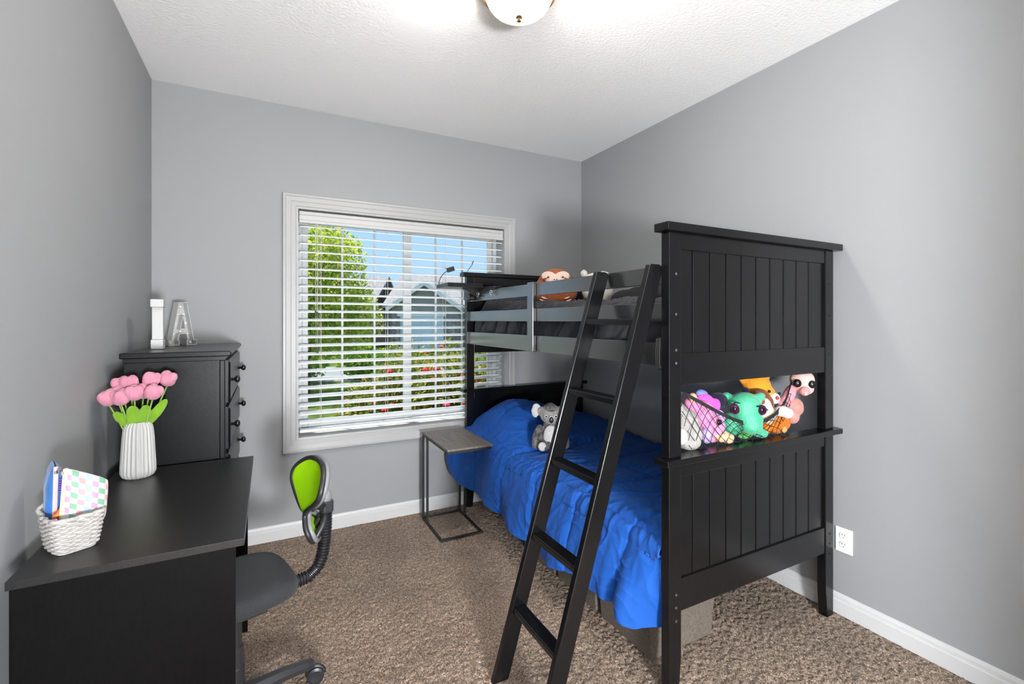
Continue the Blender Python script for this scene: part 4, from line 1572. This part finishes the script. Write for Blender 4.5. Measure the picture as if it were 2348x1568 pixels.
def build_hammock():
    """black net slung inside the opening between the two end boards, toys in it"""
    H = thing('toy_net', 'black net toy hammock slung across the opening of the footboard', 'net', (1.81, 1.36, .87))
    # strap path (front rim) in the footboard opening
    rim = [(1.352, 1.288, 1.105), (1.42, 1.272, 1.085), (1.50, 1.262, 1.045), (1.58, 1.254, 1.005), (1.66, 1.250, .972), (1.73, 1.250, .950), (1.80, 1.250, .944),
           (1.87, 1.252, .950), (1.93, 1.254, .968), (1.98, 1.258, .995), (2.03, 1.266, 1.030), (2.09, 1.29, 1.072), (2.16, 1.32, 1.11), (2.225, 1.34, 1.132)]
    rp = np.array(rim)
    d = np.concatenate([[0], np.cumsum(np.linalg.norm(np.diff(rp, axis=0), axis=1))])

    def at(t):
        return np.array([np.interp(t * d[-1], d, rp[:, k]) for k in range(3)])
    st = MB()
    pts = [at(t) for t in np.linspace(0, 1, 60)]
    for i in range(len(pts) - 1):
        a, b = pts[i], pts[i + 1]
        for (o0, o1) in ((0, 1),):
            vs = []
            for p in (a, b):
                vs += [(p[0], p[1] - .0015, p[2] - .007), (p[0], p[1] + .0015, p[2] - .007), (p[0], p[1] + .0015, p[2] + .007), (p[0], p[1] - .0015, p[2] + .007)]
            st.add(vs, [(0, 1, 5, 4), (1, 2, 6, 5), (2, 3, 7, 6), (3, 0, 4, 7), (3, 2, 1, 0), (4, 5, 6, 7)])
    st.build('strap', M_nylon, H)
    # net: diamond mesh hanging from the strap to the ledge
    net = MB()

    def surf(u, v):
        p = at(u)
        low = .8755 if p[2] > .885 else p[2] - .004
        z = p[2] + (low - p[2]) * v
        y = p[1] - .004 + .010 * math.sin(v * PI) - .004 * v
        x = p[0] + (.10 if u < .4 else -.12 if u > .72 else 0) * v * abs(u - .55) * 1.2
        return (x, min(y, 1.262) if u < .8 else y, z + .004 * math.sin(u * 40))
    nu = 19
    for k in range(-8, nu + 8):
        for sgn in (1, -1):
            pts = []
            for i in range(13):
                v = i / 12
                u = (k + sgn * v * 3.4) / nu
                if 0 <= u <= 1:
                    pts.append(surf(u, v))
            if len(pts) > 1:
                net.tube(pts, .0013, 5)
    nn = net.build('netting', M_nylon, H)
    nn['kind'] = 'stuff'
    ck = MB().tube([(2.225, 1.34, 1.132), (2.262, 1.33, 1.152)], .004, 6).build('hook', M_nylon, H)
    ck = MB().tube([(1.352, 1.288, 1.105), (1.335, 1.30, 1.135)], .004, 6).build('hook', M_nylon, H)

    led = .870

    def toy(name, label, loc):
        return thing(name, label, 'plush toy', loc, group='plush toys in the net')
    # --- grey elephant at the left
    E = toy('plush_elephant', 'pale grey plush animal at the left end of the toy net', (1.42, 1.33, led))
    g = plush('grey_pale', (.34, .325, .31), .08)
    gw = plush('grey_white', (.50, .50, .50), .05)
    blob('body', [((1.445, 1.325, .935), (.052, .045, .070)), ((1.428, 1.325, 1.005), (.034, .036, .046)), ((1.455, 1.31, .975), (.050, .045, .05)), ((1.475, 1.30, .925), (.045, .04, .05)),
                  ((1.455, 1.29, .895), (.05, .035, .028))], g, E, voxel=.007, smooth_iter=5)
    blob('paw', [((1.405, 1.288, .925), (.030, .020, .034))], gw, E, voxel=.005)
    blob('paw', [((1.465, 1.280, .905), (.026, .02, .028))], gw, E, voxel=.005)
    # --- pink unicorn
    P = toy('plush_unicorn', 'pink plush animal with a purple mane behind the net', (1.565, 1.32, led))
    pk = plush('pink', (.78, .25, .47), .10)
    lil = plush('lilac', (.50, .36, .74), .06)
    pe = plush('peach', (.85, .43, .25), .06)
    mg = plush('magenta', (.70, .10, .50), .1)
    bl = plush('periwinkle', (.20, .26, .74), .08)
    hd = blob('head', [((1.560, 1.325, .985), (.058, .055, .062)), ((1.600, 1.300, .940), (.048, .045, .046)), ((1.515, 1.335, 1.035), (.034, .03, .036)),
                       ((1.59, 1.31, .905), (.05, .04, .03))], pk, P, voxel=.007, smooth_iter=4)
    blob('mane', [((1.600, 1.345, 1.045), (.045, .03, .026), euler(0, 20, 0)), ((1.640, 1.335, 1.020), (.03, .03, .034))], mg, hd, voxel=.006)
    blob('mane', [((1.590, 1.350, 1.066), (.034, .02, .02), euler(0, 15, 0))], bl, hd, voxel=.006)
    blob('belly', [((1.545, 1.288, .915), (.022, .022, .036))], lil, P, voxel=.006)
    blob('mane', [((1.645, 1.312, .975), (.02, .03, .03))], lil, P, voxel=.006)
    eye(hd, (1.588, 1.263, .966), (.013, .007, .012))
    blob('muzzle', [((1.615, 1.276, .905), (.044, .026, .024)), ((1.650, 1.272, .893), (.030, .024, .022))], pe, P, voxel=.006)
    blob('horn', [((1.500, 1.318, 1.062), (.018, .018, .022))], pe, P, voxel=.005)
    # --- green dragon
    G = toy('plush_dragon', 'sparkly green plush dragon head hanging over the net strap', (1.770, 1.275, led))
    gr = principled('plush_green_glitter', (.045, .40, .22), .35, spec=.6, var=.35, var_scale=320, bump=.3, bump_scale=300, sheen=.3)
    gd = plush('green_belly', (.10, .42, .10), .1)
    nv = plush('navy', (.012, .012, .030), .1)
    hd = blob('head', [((1.762, 1.275, 1.012), (.068, .060, .060)), ((1.772, 1.262, .965), (.060, .055, .048)), ((1.780, 1.252, .938), (.048, .046, .036)),
                       ((1.822, 1.29, 1.050), (.026, .02, .020), euler(0, -30, 0)), ((1.698, 1.29, 1.048), (.024, .02, .018), euler(0, 30, 0))], gr, G, voxel=.0065, smooth_iter=4)
    for s, cx in ((-1, 1.716), (1, 1.818)):
        MB().ell((cx, 1.228 if s < 0 else 1.236, 1.006), (.019, .010, .021), rot=euler(0, 10 * s, 0), n=16, m=10).build('eye', principled('toy_eye_plum', (.06, .004, .035), .08), hd, smooth=True)
        MB().ell((cx - .002, 1.219 if s < 0 else 1.227, 1.007), (.009, .004, .011), n=12, m=8).build('pupil', principled('toy_eye_black', (.006, .006, .007), .08), hd, smooth=True)
        MB().tube([(cx - .022, 1.226, 1.018 + .004 * s), (cx, 1.217, 1.030 - .006 * s), (cx + .020, 1.228, 1.020 - .012 * s)], .003, 6).build('eyelid', nv, hd, smooth=True)
    blob('horn', [((1.772, 1.30, 1.074), (.016, .012, .016))], nv, hd, voxel=.005)
    hd.rotation_euler.z = R(-42)
    blob('wing', [((1.672, 1.335, 1.036), (.060, .02, .034), euler(0, 12, 0)), ((1.664, 1.335, 1.012), (.05, .02, .016), euler(0, -16, 0))], nv, G, voxel=.006)
    blob('body', [((1.725, 1.315, .935), (.05, .045, .05)), ((1.79, 1.315, .93), (.05, .045, .05)), ((1.850, 1.295, .945), (.034, .03, .04))], gr, G, voxel=.007)
    blob('leg', [((1.828, 1.270, .905), (.034, .024, .026), euler(0, 28, 0)), ((1.850, 1.258, .893), (.026, .02, .019))], gr, G, voxel=.0055)
    blob('tail', [((1.775, 1.285, .888), (.045, .02, .014))], gd, G, voxel=.0055)
    # --- orange bear
    B = toy('plush_bear', 'orange plush bear with a white muzzle above the dragon', (1.955, 1.345, led + .02))
    og = plush('orange', (.83, .31, .025), .08)
    wh = plush('white', (.58, .55, .52), .05)
    hd = blob('head', [((1.945, 1.350, 1.075), (.062, .050, .060)), ((1.972, 1.330, 1.040), (.046, .044, .044)), ((1.905, 1.360, 1.105), (.036, .025, .028)),
                       ((1.990, 1.362, 1.122), (.024, .018, .030))], og, B, voxel=.007, smooth_iter=4)
    blob('body', [((1.95, 1.375, .97), (.06, .05, .08))], og, B, voxel=.009)
    mz = blob('muzzle', [((1.992, 1.290, 1.030), (.024, .016, .026))], wh, hd, voxel=.005)
    MB().ell((1.993, 1.272, 1.034), (.008, .005, .008), n=12, m=8).build('nose', principled('toy_nose_red', (.45, .03, .02), .4), mz, smooth=True)
    blob('hair_tuft', [((1.947, 1.335, 1.134), (.020, .015, .012), euler(0, 20, 0))], plush('tuft_blue', (.05, .18, .55), .1), hd, voxel=.005)
    for (ex, ez) in ((1.968, 1.060), (2.012, 1.050)):
        eye(hd, (ex, 1.290, ez), .0065, hl=False)
    hd.rotation_euler.z = R(-26)
    # --- brown and white dog
    D = toy('plush_dog', 'brown and white plush dog between the dragon and the bear', (1.890, 1.300, led))
    bn = plush('brown', (.20, .055, .02), .15)
    hd = blob('head', [((1.895, 1.308, 1.038), (.046, .036, .036)), ((1.925, 1.312, 1.010), (.036, .03, .040)), ((1.862, 1.312, 1.040), (.04, .028, .026))], bn, D, voxel=.006)
    blob('muzzle', [((1.888, 1.278, 1.012), (.038, .028, .030)), ((1.90, 1.276, .995), (.032, .026, .026))], wh, hd, voxel=.006)
    MB().ell((1.868, 1.252, 1.027), (.015, .008, .013), n=12, m=8).build('nose', principled('plush_nose_brown', (.22, .06, .04), .5), hd, smooth=True)
    hd.rotation_euler.z = R(-22)
    blob('body', [((1.92, 1.300, .955), (.075, .04, .045)), ((1.87, 1.31, .95), (.05, .04, .045))], plush('cream', (.66, .55, .42), .06), D, voxel=.007)
    blob('paw', [((1.985, 1.262, .975), (.036, .028, .026)), ((2.015, 1.256, .965), (.028, .026, .026))], wh, D, voxel=.006)
    # --- tiger below
    T = toy('plush_tiger', 'orange plush animal lying low in the net', (1.97, 1.29, led))
    ot = plush('tiger_orange', (.80, .20, .012), .12, color2=(.45, .10, .01))
    blob('body', [((2.02, 1.292, .918), (.060, .036, .046)), ((1.985, 1.290, .905), (.055, .036, .034)), ((1.900, 1.285, .905), (.034, .028, .030)), ((2.05, 1.296, .935), (.036, .03, .036))], ot,
         T, voxel=.006)
    blob('paw', [((2.00, 1.268, .893), (.024, .018, .018))], plush('tan', (.62, .30, .10), .08), T, voxel=.005)
    # --- pink ostrich
    O = toy('plush_ostrich', 'pink long-necked plush bird with large black eyes at the right of the net', (2.170, 1.280, led))
    sk = plush('skin_pink', (.76, .46, .42), .06)
    pn = plush('neck_pink', (.72, .30, .36), .08)
    hd = blob('head', [((2.168, 1.285, 1.100), (.052, .044, .044)), ((2.175, 1.275, 1.060), (.040, .036, .030))], sk, O, voxel=.006)
    blob('beak', [((2.170, 1.240, 1.052), (.022, .018, .022))], plush('beak_pink', (.62, .28, .27), .05), hd, voxel=.005)
    MB().ell((2.170, 1.222, 1.043), (.006, .004, .006), n=10, m=8).build('beak_tip', principled('glint_white', (.9, .9, .9), .2), hd, smooth=True)
    eye(hd, (2.142, 1.245, 1.086), (.017, .010, .019))
    eye(hd, (2.200, 1.250, 1.083), (.016, .010, .018))
    hd.rotation_euler.z = R(-48)
    blob('neck', [((2.105, 1.302, 1.035), (.028, .025, .050), euler(0, 38, 0)), ((2.07, 1.315, .99), (.03, .028, .04), euler(0, 40, 0))], pn, O, voxel=.006)
    blob('body', [((2.130, 1.300, .975), (.052, .040, .045)), ((2.115, 1.295, .935), (.034, .03, .036)), ((2.165, 1.30, .965), (.026, .026, .034))], plush('body_pink', (.52, .25, .22), .12), O, voxel=.006)


build_hammock()


# ------------------------------------------------------------------ small things on the bed
def build_small():
    # clip-on bedside shelf at the head end of the top bunk
    S = thing('clip_shelf', 'black clip-on tray clamped to the head end of the top bunk rail', 'shelf', (1.20, 3.0, 1.59))
    MB().box(1.045, 1.300, 2.915, 3.155, 1.594, 1.606).build('tray', M_knob, S, bevel=.003)
    rim = MB()
    rim.box(1.045, 1.051, 2.915, 3.155, 1.606, 1.622).box(1.051, 1.294, 2.915, 2.921, 1.606, 1.622).box(1.051, 1.294, 3.149, 3.155, 1.606, 1.622)
    rim.build('tray_rim', M_knob, S, bevel=.001)
    MB().prism([(1.17, 1.594), (1.300, 1.594), (1.300, 1.535), (1.285, 1.535)], 2.99, 3.02, 'y').build('bracket', M_knob, S, bevel=.002)
    MB().box(1.248, 1.301, 3.06, 3.15, 1.515, 1.593).build('clamp', M_knob, S, bevel=.006, seg=3)
    MB().box(1.290, 1.345, 2.72, 2.914, 1.578, 1.594).build('clamp_plate', M_knob, S, bevel=.003)
    for y in (2.75, 2.965):
        MB().tube([(1.301, y, 1.552), (1.282, y, 1.552)], .003, 8).build('clamp_screw', M_chrome, S, smooth=True)
        ring = [(1.281, y + .016 * math.cos(a), 1.552 + .016 * math.sin(a)) for a in np.linspace(0, 2 * PI, 17)[:-1]]
        MB().tube(ring, .0030, 6, closed=True).build('screw_ring', M_chrome, S, smooth=True)
    C = thing('charger_cable', 'black charging cable with a small plug rising from the clip-on tray', 'cable', (1.055, 3.14, 1.607))
    MB().tube([(1.060, 3.140, 1.607), (1.058, 3.135, 1.64), (1.066, 3.125, 1.670), (1.085, 3.11, 1.700), (1.105, 3.10, 1.716)], .0028, 7).build('cord', M_cable, C, smooth=True)
    MB().box(-.026, .026, -.013, .013, -.016, .016, M=Matrix.Translation((1.128, 3.092, 1.728)) @ Matrix.Rotation(R(-18), 4, 'Y')).build('plug', M_cable, C, bevel=.004)
    D = thing('antenna_wire', 'thin black wire standing up behind the upper headboard', 'cable', (1.33, 3.25, 1.62))
    MB().tube([(1.312, 3.236, 1.60), (1.312, 3.236, 1.735), (1.336, 3.238, 1.770), (1.344, 3.238, 1.775), (1.352, 3.240, 1.792)], .0022, 6).build('cord', M_cable, D, smooth=True)
    MB().tube([(1.352, 3.240, 1.790), (1.364, 3.242, 1.818)], .0032, 6).build('tip', M_cable, D, smooth=True)
    E = thing('wire_loop', 'small loop of black wire sticking out behind the right footboard post', 'cable', (2.335, 1.262, 1.327))
    MB().tube([(2.3325, 1.262, 1.340), (2.345, 1.262, 1.343), (2.360, 1.262, 1.333), (2.362, 1.262, 1.320), (2.350, 1.262, 1.313), (2.3325, 1.262, 1.318)], .0014, 6).build('loop', M_cable, E, smooth=True)
    F = thing('strap_bundle', 'folded black strap hanging at the end of the top bunk side rail', 'strap', (1.292, 1.290, 1.21))
    for k in range(3):
        y = 1.279 + .008 * k
        MB().tube([(1.2985, y + .002, 1.305), (1.285, y, 1.300), (1.281, y, 1.25), (1.283, y, 1.196), (1.2985, y + .002, 1.188)], .0032, 6).build('strap_fold', M_nylon, F, smooth=True)


build_small()


# ================================================================== OUTSIDE
def leaves(mb, n, center, rad, size, seed, shell=.35, mats=3, squash=None):
    rng = np.random.default_rng(seed)
    for _ in range(n):
        d = rng.standard_normal(3)
        d /= np.linalg.norm(d)
        lump = 1 + .22 * mnoise.noise(Vector(d * 2.6) + Vector((seed, 0, 0)))
        r = (1 - shell * rng.random() ** 1.5) * lump
        p = np.array(center) + d * np.array(rad) * r
        a = rng.standard_normal(3)
        a /= np.linalg.norm(a)
        b = np.cross(a, rng.standard_normal(3))
        b /= np.linalg.norm(b) + 1e-9
        s = size * rng.uniform(.6, 1.35)
        vs = [p - a * s, p + b * s * .5, p + a * s, p - b * s * .5]
        mb.add([tuple(v) for v in vs], [(0, 1, 2, 3)], mi=int(rng.integers(0, mats)))


def leaf_mat(name, c):
    """thin leaf: part of the sun comes through the blade"""
    m = principled(name, c, .6, spec=.25, var=.25, var_scale=1.5)
    n, l = m.node_tree.nodes, m.node_tree.links
    b = n['Principled BSDF']
    t = n.new('ShaderNodeBsdfTranslucent')
    t.inputs[0].default_value = (min(1, c[0] * 1.9), min(1, c[1] * 1.6), c[2] * 1.1, 1)
    mx = n.new('ShaderNodeMixShader')
    mx.inputs[0].default_value = .5
    l.new(b.outputs[0], mx.inputs[1])
    l.new(t.outputs[0], mx.inputs[2])
    l.new(mx.outputs[0], n['Material Output'].inputs[0])
    return m


def build_outside():
    GZ = -.35
    grass = principled('lawn_grass', (.105, .15, .032), .95, spec=.1, var=.35, var_scale=3.0, bump=.5, bump_scale=40, bump_dist=.05)
    conc = principled('concrete_road', (.26, .265, .28), .9, var=.08, var_scale=2)
    mulch = principled('garden_mulch', (.10, .065, .045), .95, var=.4, var_scale=30)
    structure(MB().box(-60, 90, YB + .2, 140, GZ - .3, GZ).build('ground_lawn', grass), 'green lawn outside the window')
    Z = Matrix.Rotation(R(-12), 4, 'Z')
    structure(MB().box(-40, 60, -2.2, 2.2, GZ + .0, GZ + .02, M=Matrix.Translation((4.0, 15.6, 0)) @ Z).build('ground_road', conc), 'pale concrete street beyond the lawn')
    structure(MB().box(-.3, 3.4, YB + .22, 6.2, GZ, GZ + .03).build('ground_bed', mulch), 'mulch bed under the rose bushes')

    tg = [leaf_mat('leaf_green_a', (.20, .33, .035)), leaf_mat('leaf_green_b', (.38, .46, .06)), leaf_mat('leaf_yellow', (.66, .60, .16))]
    bark = principled('tree_bark', (.12, .085, .06), .9, var=.4, var_scale=10, bump=.5, bump_scale=20)

    def tree(label, c, rad, n, size, seed, trunk_r=.12, mats=tg, lobes=None):
        T = thing('garden_tree', label, 'tree', (c[0], c[1], GZ))
        mb = MB()
        lobes = lobes or [((0, 0, 0), (1, 1, 1), 1.0)]
        for q, (o, s, share) in enumerate(lobes):
            leaves(mb, int(n * share), (c[0] + o[0], c[1] + o[1], c[2] + o[2]), (rad[0] * s[0], rad[1] * s[1], rad[2] * s[2]), size, seed + q, shell=.75)
        f = mb.build('foliage', mats, T)
        f['kind'] = 'stuff'
        MB().tube([(c[0], c[1], GZ), (c[0] + .05, c[1], (GZ + c[2]) / 2), (c[0], c[1], c[2] + rad[2] * .5)], [trunk_r, trunk_r * .8, trunk_r * .3], 10).build('trunk', bark, T, smooth=True)
        for k in range(5):
            a = k * 1.26
            MB().tube([(c[0], c[1], c[2] - rad[2] * .5), (c[0] + rad[0] * .35 * math.cos(a), c[1] + rad[1] * .35 * math.sin(a), c[2]),
                       (c[0] + rad[0] * .7 * math.cos(a), c[1] + rad[1] * .7 * math.sin(a), c[2] + rad[2] * .4)], [trunk_r * .5, trunk_r * .3, .01], 6).build('branch', bark, T, smooth=True)

    tree('leafy yellow-green tree filling the left half of the window', (.75, 11.9, 2.0), (1.55, 1.3, 1.7), 22000, .050, 11,
         lobes=[((0, 0, .15), (1, 1, 1), .5), ((.75, -.2, -.55), (.62, .7, .55), .22), ((-.8, 0, -.3), (.8, .8, .8), .18), ((.45, 0, .95), (.55, .6, .45), .10)])
    tree('dark green distant tree at the right edge of the window', (11.9, 17.2, 3.4), (1.3, 1.3, 1.2), 2500, .11, 23,
         mats=[leaf_mat('leaf_dark_a', (.05, .12, .05)), leaf_mat('leaf_dark_b', (.08, .16, .06))] + [tg[0]])
    # low hedge and shrubs behind the lawn
    hedge = [leaf_mat('hedge_a', (.08, .20, .04)), leaf_mat('hedge_b', (.13, .26, .04)), leaf_mat('hedge_c', (.22, .34, .06))]
    for k, (x, y, z, rx, rz, lab) in enumerate(((.55, 14.0, .35, 1.0, .75, 'dark green shrub under the big garden tree'), (2.55, 14.3, .1, .75, .5, 'smaller dark green shrub right of the garden tree'),
                                              (-1.75, 13.8, .3, 1.1, .8, 'dark green shrub left of the garden tree'))):
        H = thing('garden_shrub', lab, 'shrub', (x, y, GZ))
        mb = MB()
        leaves(mb, 2200, (x, y, z), (rx, .8, rz), .07, 40 + k, shell=.5)
        mb.build('foliage', hedge, H)['kind'] = 'stuff'
        MB().tube([(x, y, GZ), (x, y, z)], [.06, .03], 8).build('stem', bark, H)

    # rose bushes close to the window
    rl = [leaf_mat('rose_leaf_a', (.085, .15, .03)), leaf_mat('rose_leaf_b', (.20, .25, .04)), leaf_mat('rose_leaf_c', (.42, .38, .10))]
    reds = [principled('rose_red', (.62, .006, .02), .6), principled('rose_pink', (.78, .045, .16), .6), principled('rose_coral', (.80, .10, .05), .6)]
    bushes = [(.98, 5.35, .18, .36, .50, 'low rose bush at the left end of the row by the window'), (1.30, 4.95, .42, .42, .72, 'rose bush second from the left outside the window'),
              (1.60, 4.50, .40, .44, .76, 'rose bush with red blooms in the middle of the row'), (1.90, 4.25, .38, .40, .72, 'rose bush behind the bed post outside the window'),
              (2.25, 4.15, .35, .42, .70, 'rose bush at the right end of the row by the window')]
    rng = np.random.default_rng(77)
    for k, (x, y, z, rx, rz, lab) in enumerate(bushes):
        H = thing('rose_bush', lab, 'rose bush', (x, y, GZ), group='rose bushes outside the window')
        mb = MB()
        leaves(mb, 9000, (x, y, z), (rx, rx, rz), .024, 60 + k, shell=.8)
        mb.build('foliage', rl, H)['kind'] = 'stuff'
        for q in range(5):
            a = q * 1.26 + k
            MB().tube([(x, y, GZ), (x + rx * .3 * math.cos(a), y + rx * .3 * math.sin(a), z), (x + rx * .7 * math.cos(a), y + rx * .7 * math.sin(a), z + rz * .6)], [.010, .007, .004], 6).build('cane', bark, H)
        for q in range(26):
            d = np.array([rng.uniform(-1, 1), rng.uniform(-1, -.1), rng.uniform(-.6, 1.0)])
            d /= np.linalg.norm(d)
            p = np.array((x, y, z)) + d * np.array((rx, rx, rz)) * rng.uniform(.92, 1.04)
            s = rng.uniform(.018, .030)
            fl = MB()
            fl.ell(p, (s, s, s * .8), n=10, m=6)
            for w in range(5):
                a = w * 1.26
                fl.ell(p + np.array((math.cos(a) * s * .7, math.sin(a) * s * .7, -s * .1)), (s * .6, s * .6, s * .45), n=8, m=5)
            fl.build('rose_bloom', reds[int(rng.choice([0, 0, 0, 1, 2]))], H, smooth=True)

    # houses across the street; local x to the right, y away
    siding = principled('grey_siding', (.24, .215, .205), .8, var=.06, var_scale=2)
    siding2 = principled('blue_grey_siding', (.36, .31, .29), .8, var=.06, var_scale=2)
    roof = principled('grey_shingle', (.30, .28, .275), .9, var=.2, var_scale=8)
    wtrim = principled('house_trim', (.90, .84, .80), .6)
    gar = principled('garage_white', (.66, .72, .80), .6)
    stone = principled('stone_pillar', (.30, .26, .24), .9, var=.5, var_scale=6)
    wglass = principled('house_window', (.05, .06, .08), .1)
    MR = Matrix.Rotation(R(-27.54), 4, 'Z')

    def house(label, loc, parts):
        H = thing('neighbour_house', label, 'house', (loc[0], loc[1], GZ))
        M = Matrix.Translation((loc[0], loc[1], GZ)) @ MR
        parts(H, M)

    def gable(mb, x0, x1, y0, y1, zb, zp, M, over=.25):
        """roof prism with its gable toward -y"""
        xm = (x0 + x1) / 2
        t = .12
        for s in (-1, 1):
            xe = x0 - over if s < 0 else x1 + over
            slope = (zp - zb) / ((x1 - x0) / 2)
            ze = zb - slope * over
            poly = [(xe, ze), (xm, zp), (xm, zp + t), (xe, ze + t)]
            mb.prism(poly, y0 - over, y1, 'y', M=M)
        return mb

    def rake(x0, x1, y, zb, zp, M, H, over=.25):
        xm = (x0 + x1) / 2
        for s in (-1, 1):
            xe = x0 - over if s < 0 else x1 + over
            slope = (zp - zb) / ((x1 - x0) / 2)
            ze = zb - slope * over
            MB().prism([(xe, ze - .14), (xm, zp - .14), (xm, zp + .12), (xe, ze + .12)], y - over - .06, y - over, 'y', M=M).build('rake_board', wtrim, H)

    def h1(H, M):
        MB().box(-1.2, 6.5, .4, 9, 0, 2.6, M=M).build('wall', siding, H)
        # main roof: ridge along x
        MB().prism([(.0, 2.45), (4.7, 4.55), (9.4, 2.45), (9.4, 2.6), (4.7, 4.75), (.0, 2.6)], -1.6, 6.9, 'x', M=M).build('roof', roof, H)
        # front gable wing with garage
        MB().prism([(-.6, 0), (3.0, 0), (3.0, 2.5), (1.2, 3.75), (-.6, 2.5)], -1.6, 3.5, 'y', M=M).build('gable_wall', siding2, H)
        gable(MB(), -.6, 3.0, -1.6, 4.2, 2.5, 3.75, M).build('gable_roof', roof, H)
        rake(-.6, 3.0, -1.6, 2.5, 3.75, M, H)
        g = MB().box(-.15, 2.2, -1.66, -1.6, 0, 1.95, M=M).build('garage_door', gar, H)
        for r in range(4):
            for c in range(4):
                MB().box(-.08 + c * .57, .42 + c * .57, -1.69, -1.66, .06 + r * .48, .46 + r * .48, M=M).build('door_panel', gar, g)
        MB().box(-.3, 2.35, -1.68, -1.6, 1.95, 2.12, M=M).build('garage_lintel', wtrim, H)
        for x in (-.5, 2.5):
            MB().box(x - .02, x + .34, -1.8, -1.6, 0, 1.9, M=M).build('stone_pillar', stone, H)
        # right wing
        MB().prism([(3.0, 0), (6.3, 0), (6.3, 2.3), (4.65, 3.3), (3.0, 2.3)], -.4, 3.5, 'y', M=M).build('gable_wall', siding, H)
        gable(MB(), 3.0, 6.3, -.4, 4.2, 2.3, 3.3, M).build('gable_roof', roof, H)
        rake(3.0, 6.3, -.4, 2.3, 3.3, M, H)
        for x in (3.6, 5.0):
            w = MB().box(x, x + .9, -.46, -.4, .8, 1.95, M=M).build('window', wtrim, H)
            MB().box(x + .07, x + .42, -.48, -.46, .87, 1.88, M=M).build('pane', wglass, w)
            MB().box(x + .48, x + .83, -.48, -.46, .87, 1.88, M=M).build('pane', wglass, w)

    def h2(H, M):
        MB().box(-4.5, .2, 0, 8, 0, 2.5, M=M).build('wall', siding2, H)
        MB().prism([(-.4, 2.3), (4.0, 4.7), (8.4, 2.3), (8.4, 2.45), (4.0, 4.9), (-.4, 2.45)], -4.9, .4, 'x', M=M).build('roof', roof, H)
        MB().prism([(-2.6, 0), (-.1, 0), (-.1, 2.5), (-1.35, 3.9), (-2.6, 2.5)], -1.0, 3.0, 'y', M=M).build('gable_wall', siding, H)
        gable(MB(), -2.6, -.1, -1.0, 4, 2.5, 3.9, M).build('gable_roof', roof, H)
        rake(-2.6, -.1, -1.0, 2.5, 3.9, M, H)
        for x in (-2.2, -1.1):
            w = MB().box(x, x + .75, -1.06, -1.0, .7, 1.95, M=M).build('window', wtrim, H)
            MB().box(x + .06, x + .69, -1.08, -1.06, .76, 1.89, M=M).build('pane', wglass, w)
        MB().box(-4.2, -2.8, -.06, 0, 0, 2.0, M=M).build('garage_door', gar, H)

    house('grey neighbour house with white gable trim and pale garage door', (7.2, 26.6), h1)
    house('blue-grey neighbour house seen left of the window mullion', (5.5, 30.5), h2)


build_outside()
print('objects', len(bpy.data.objects), 'tris', sum(len(m.polygons) for m in bpy.data.meshes))
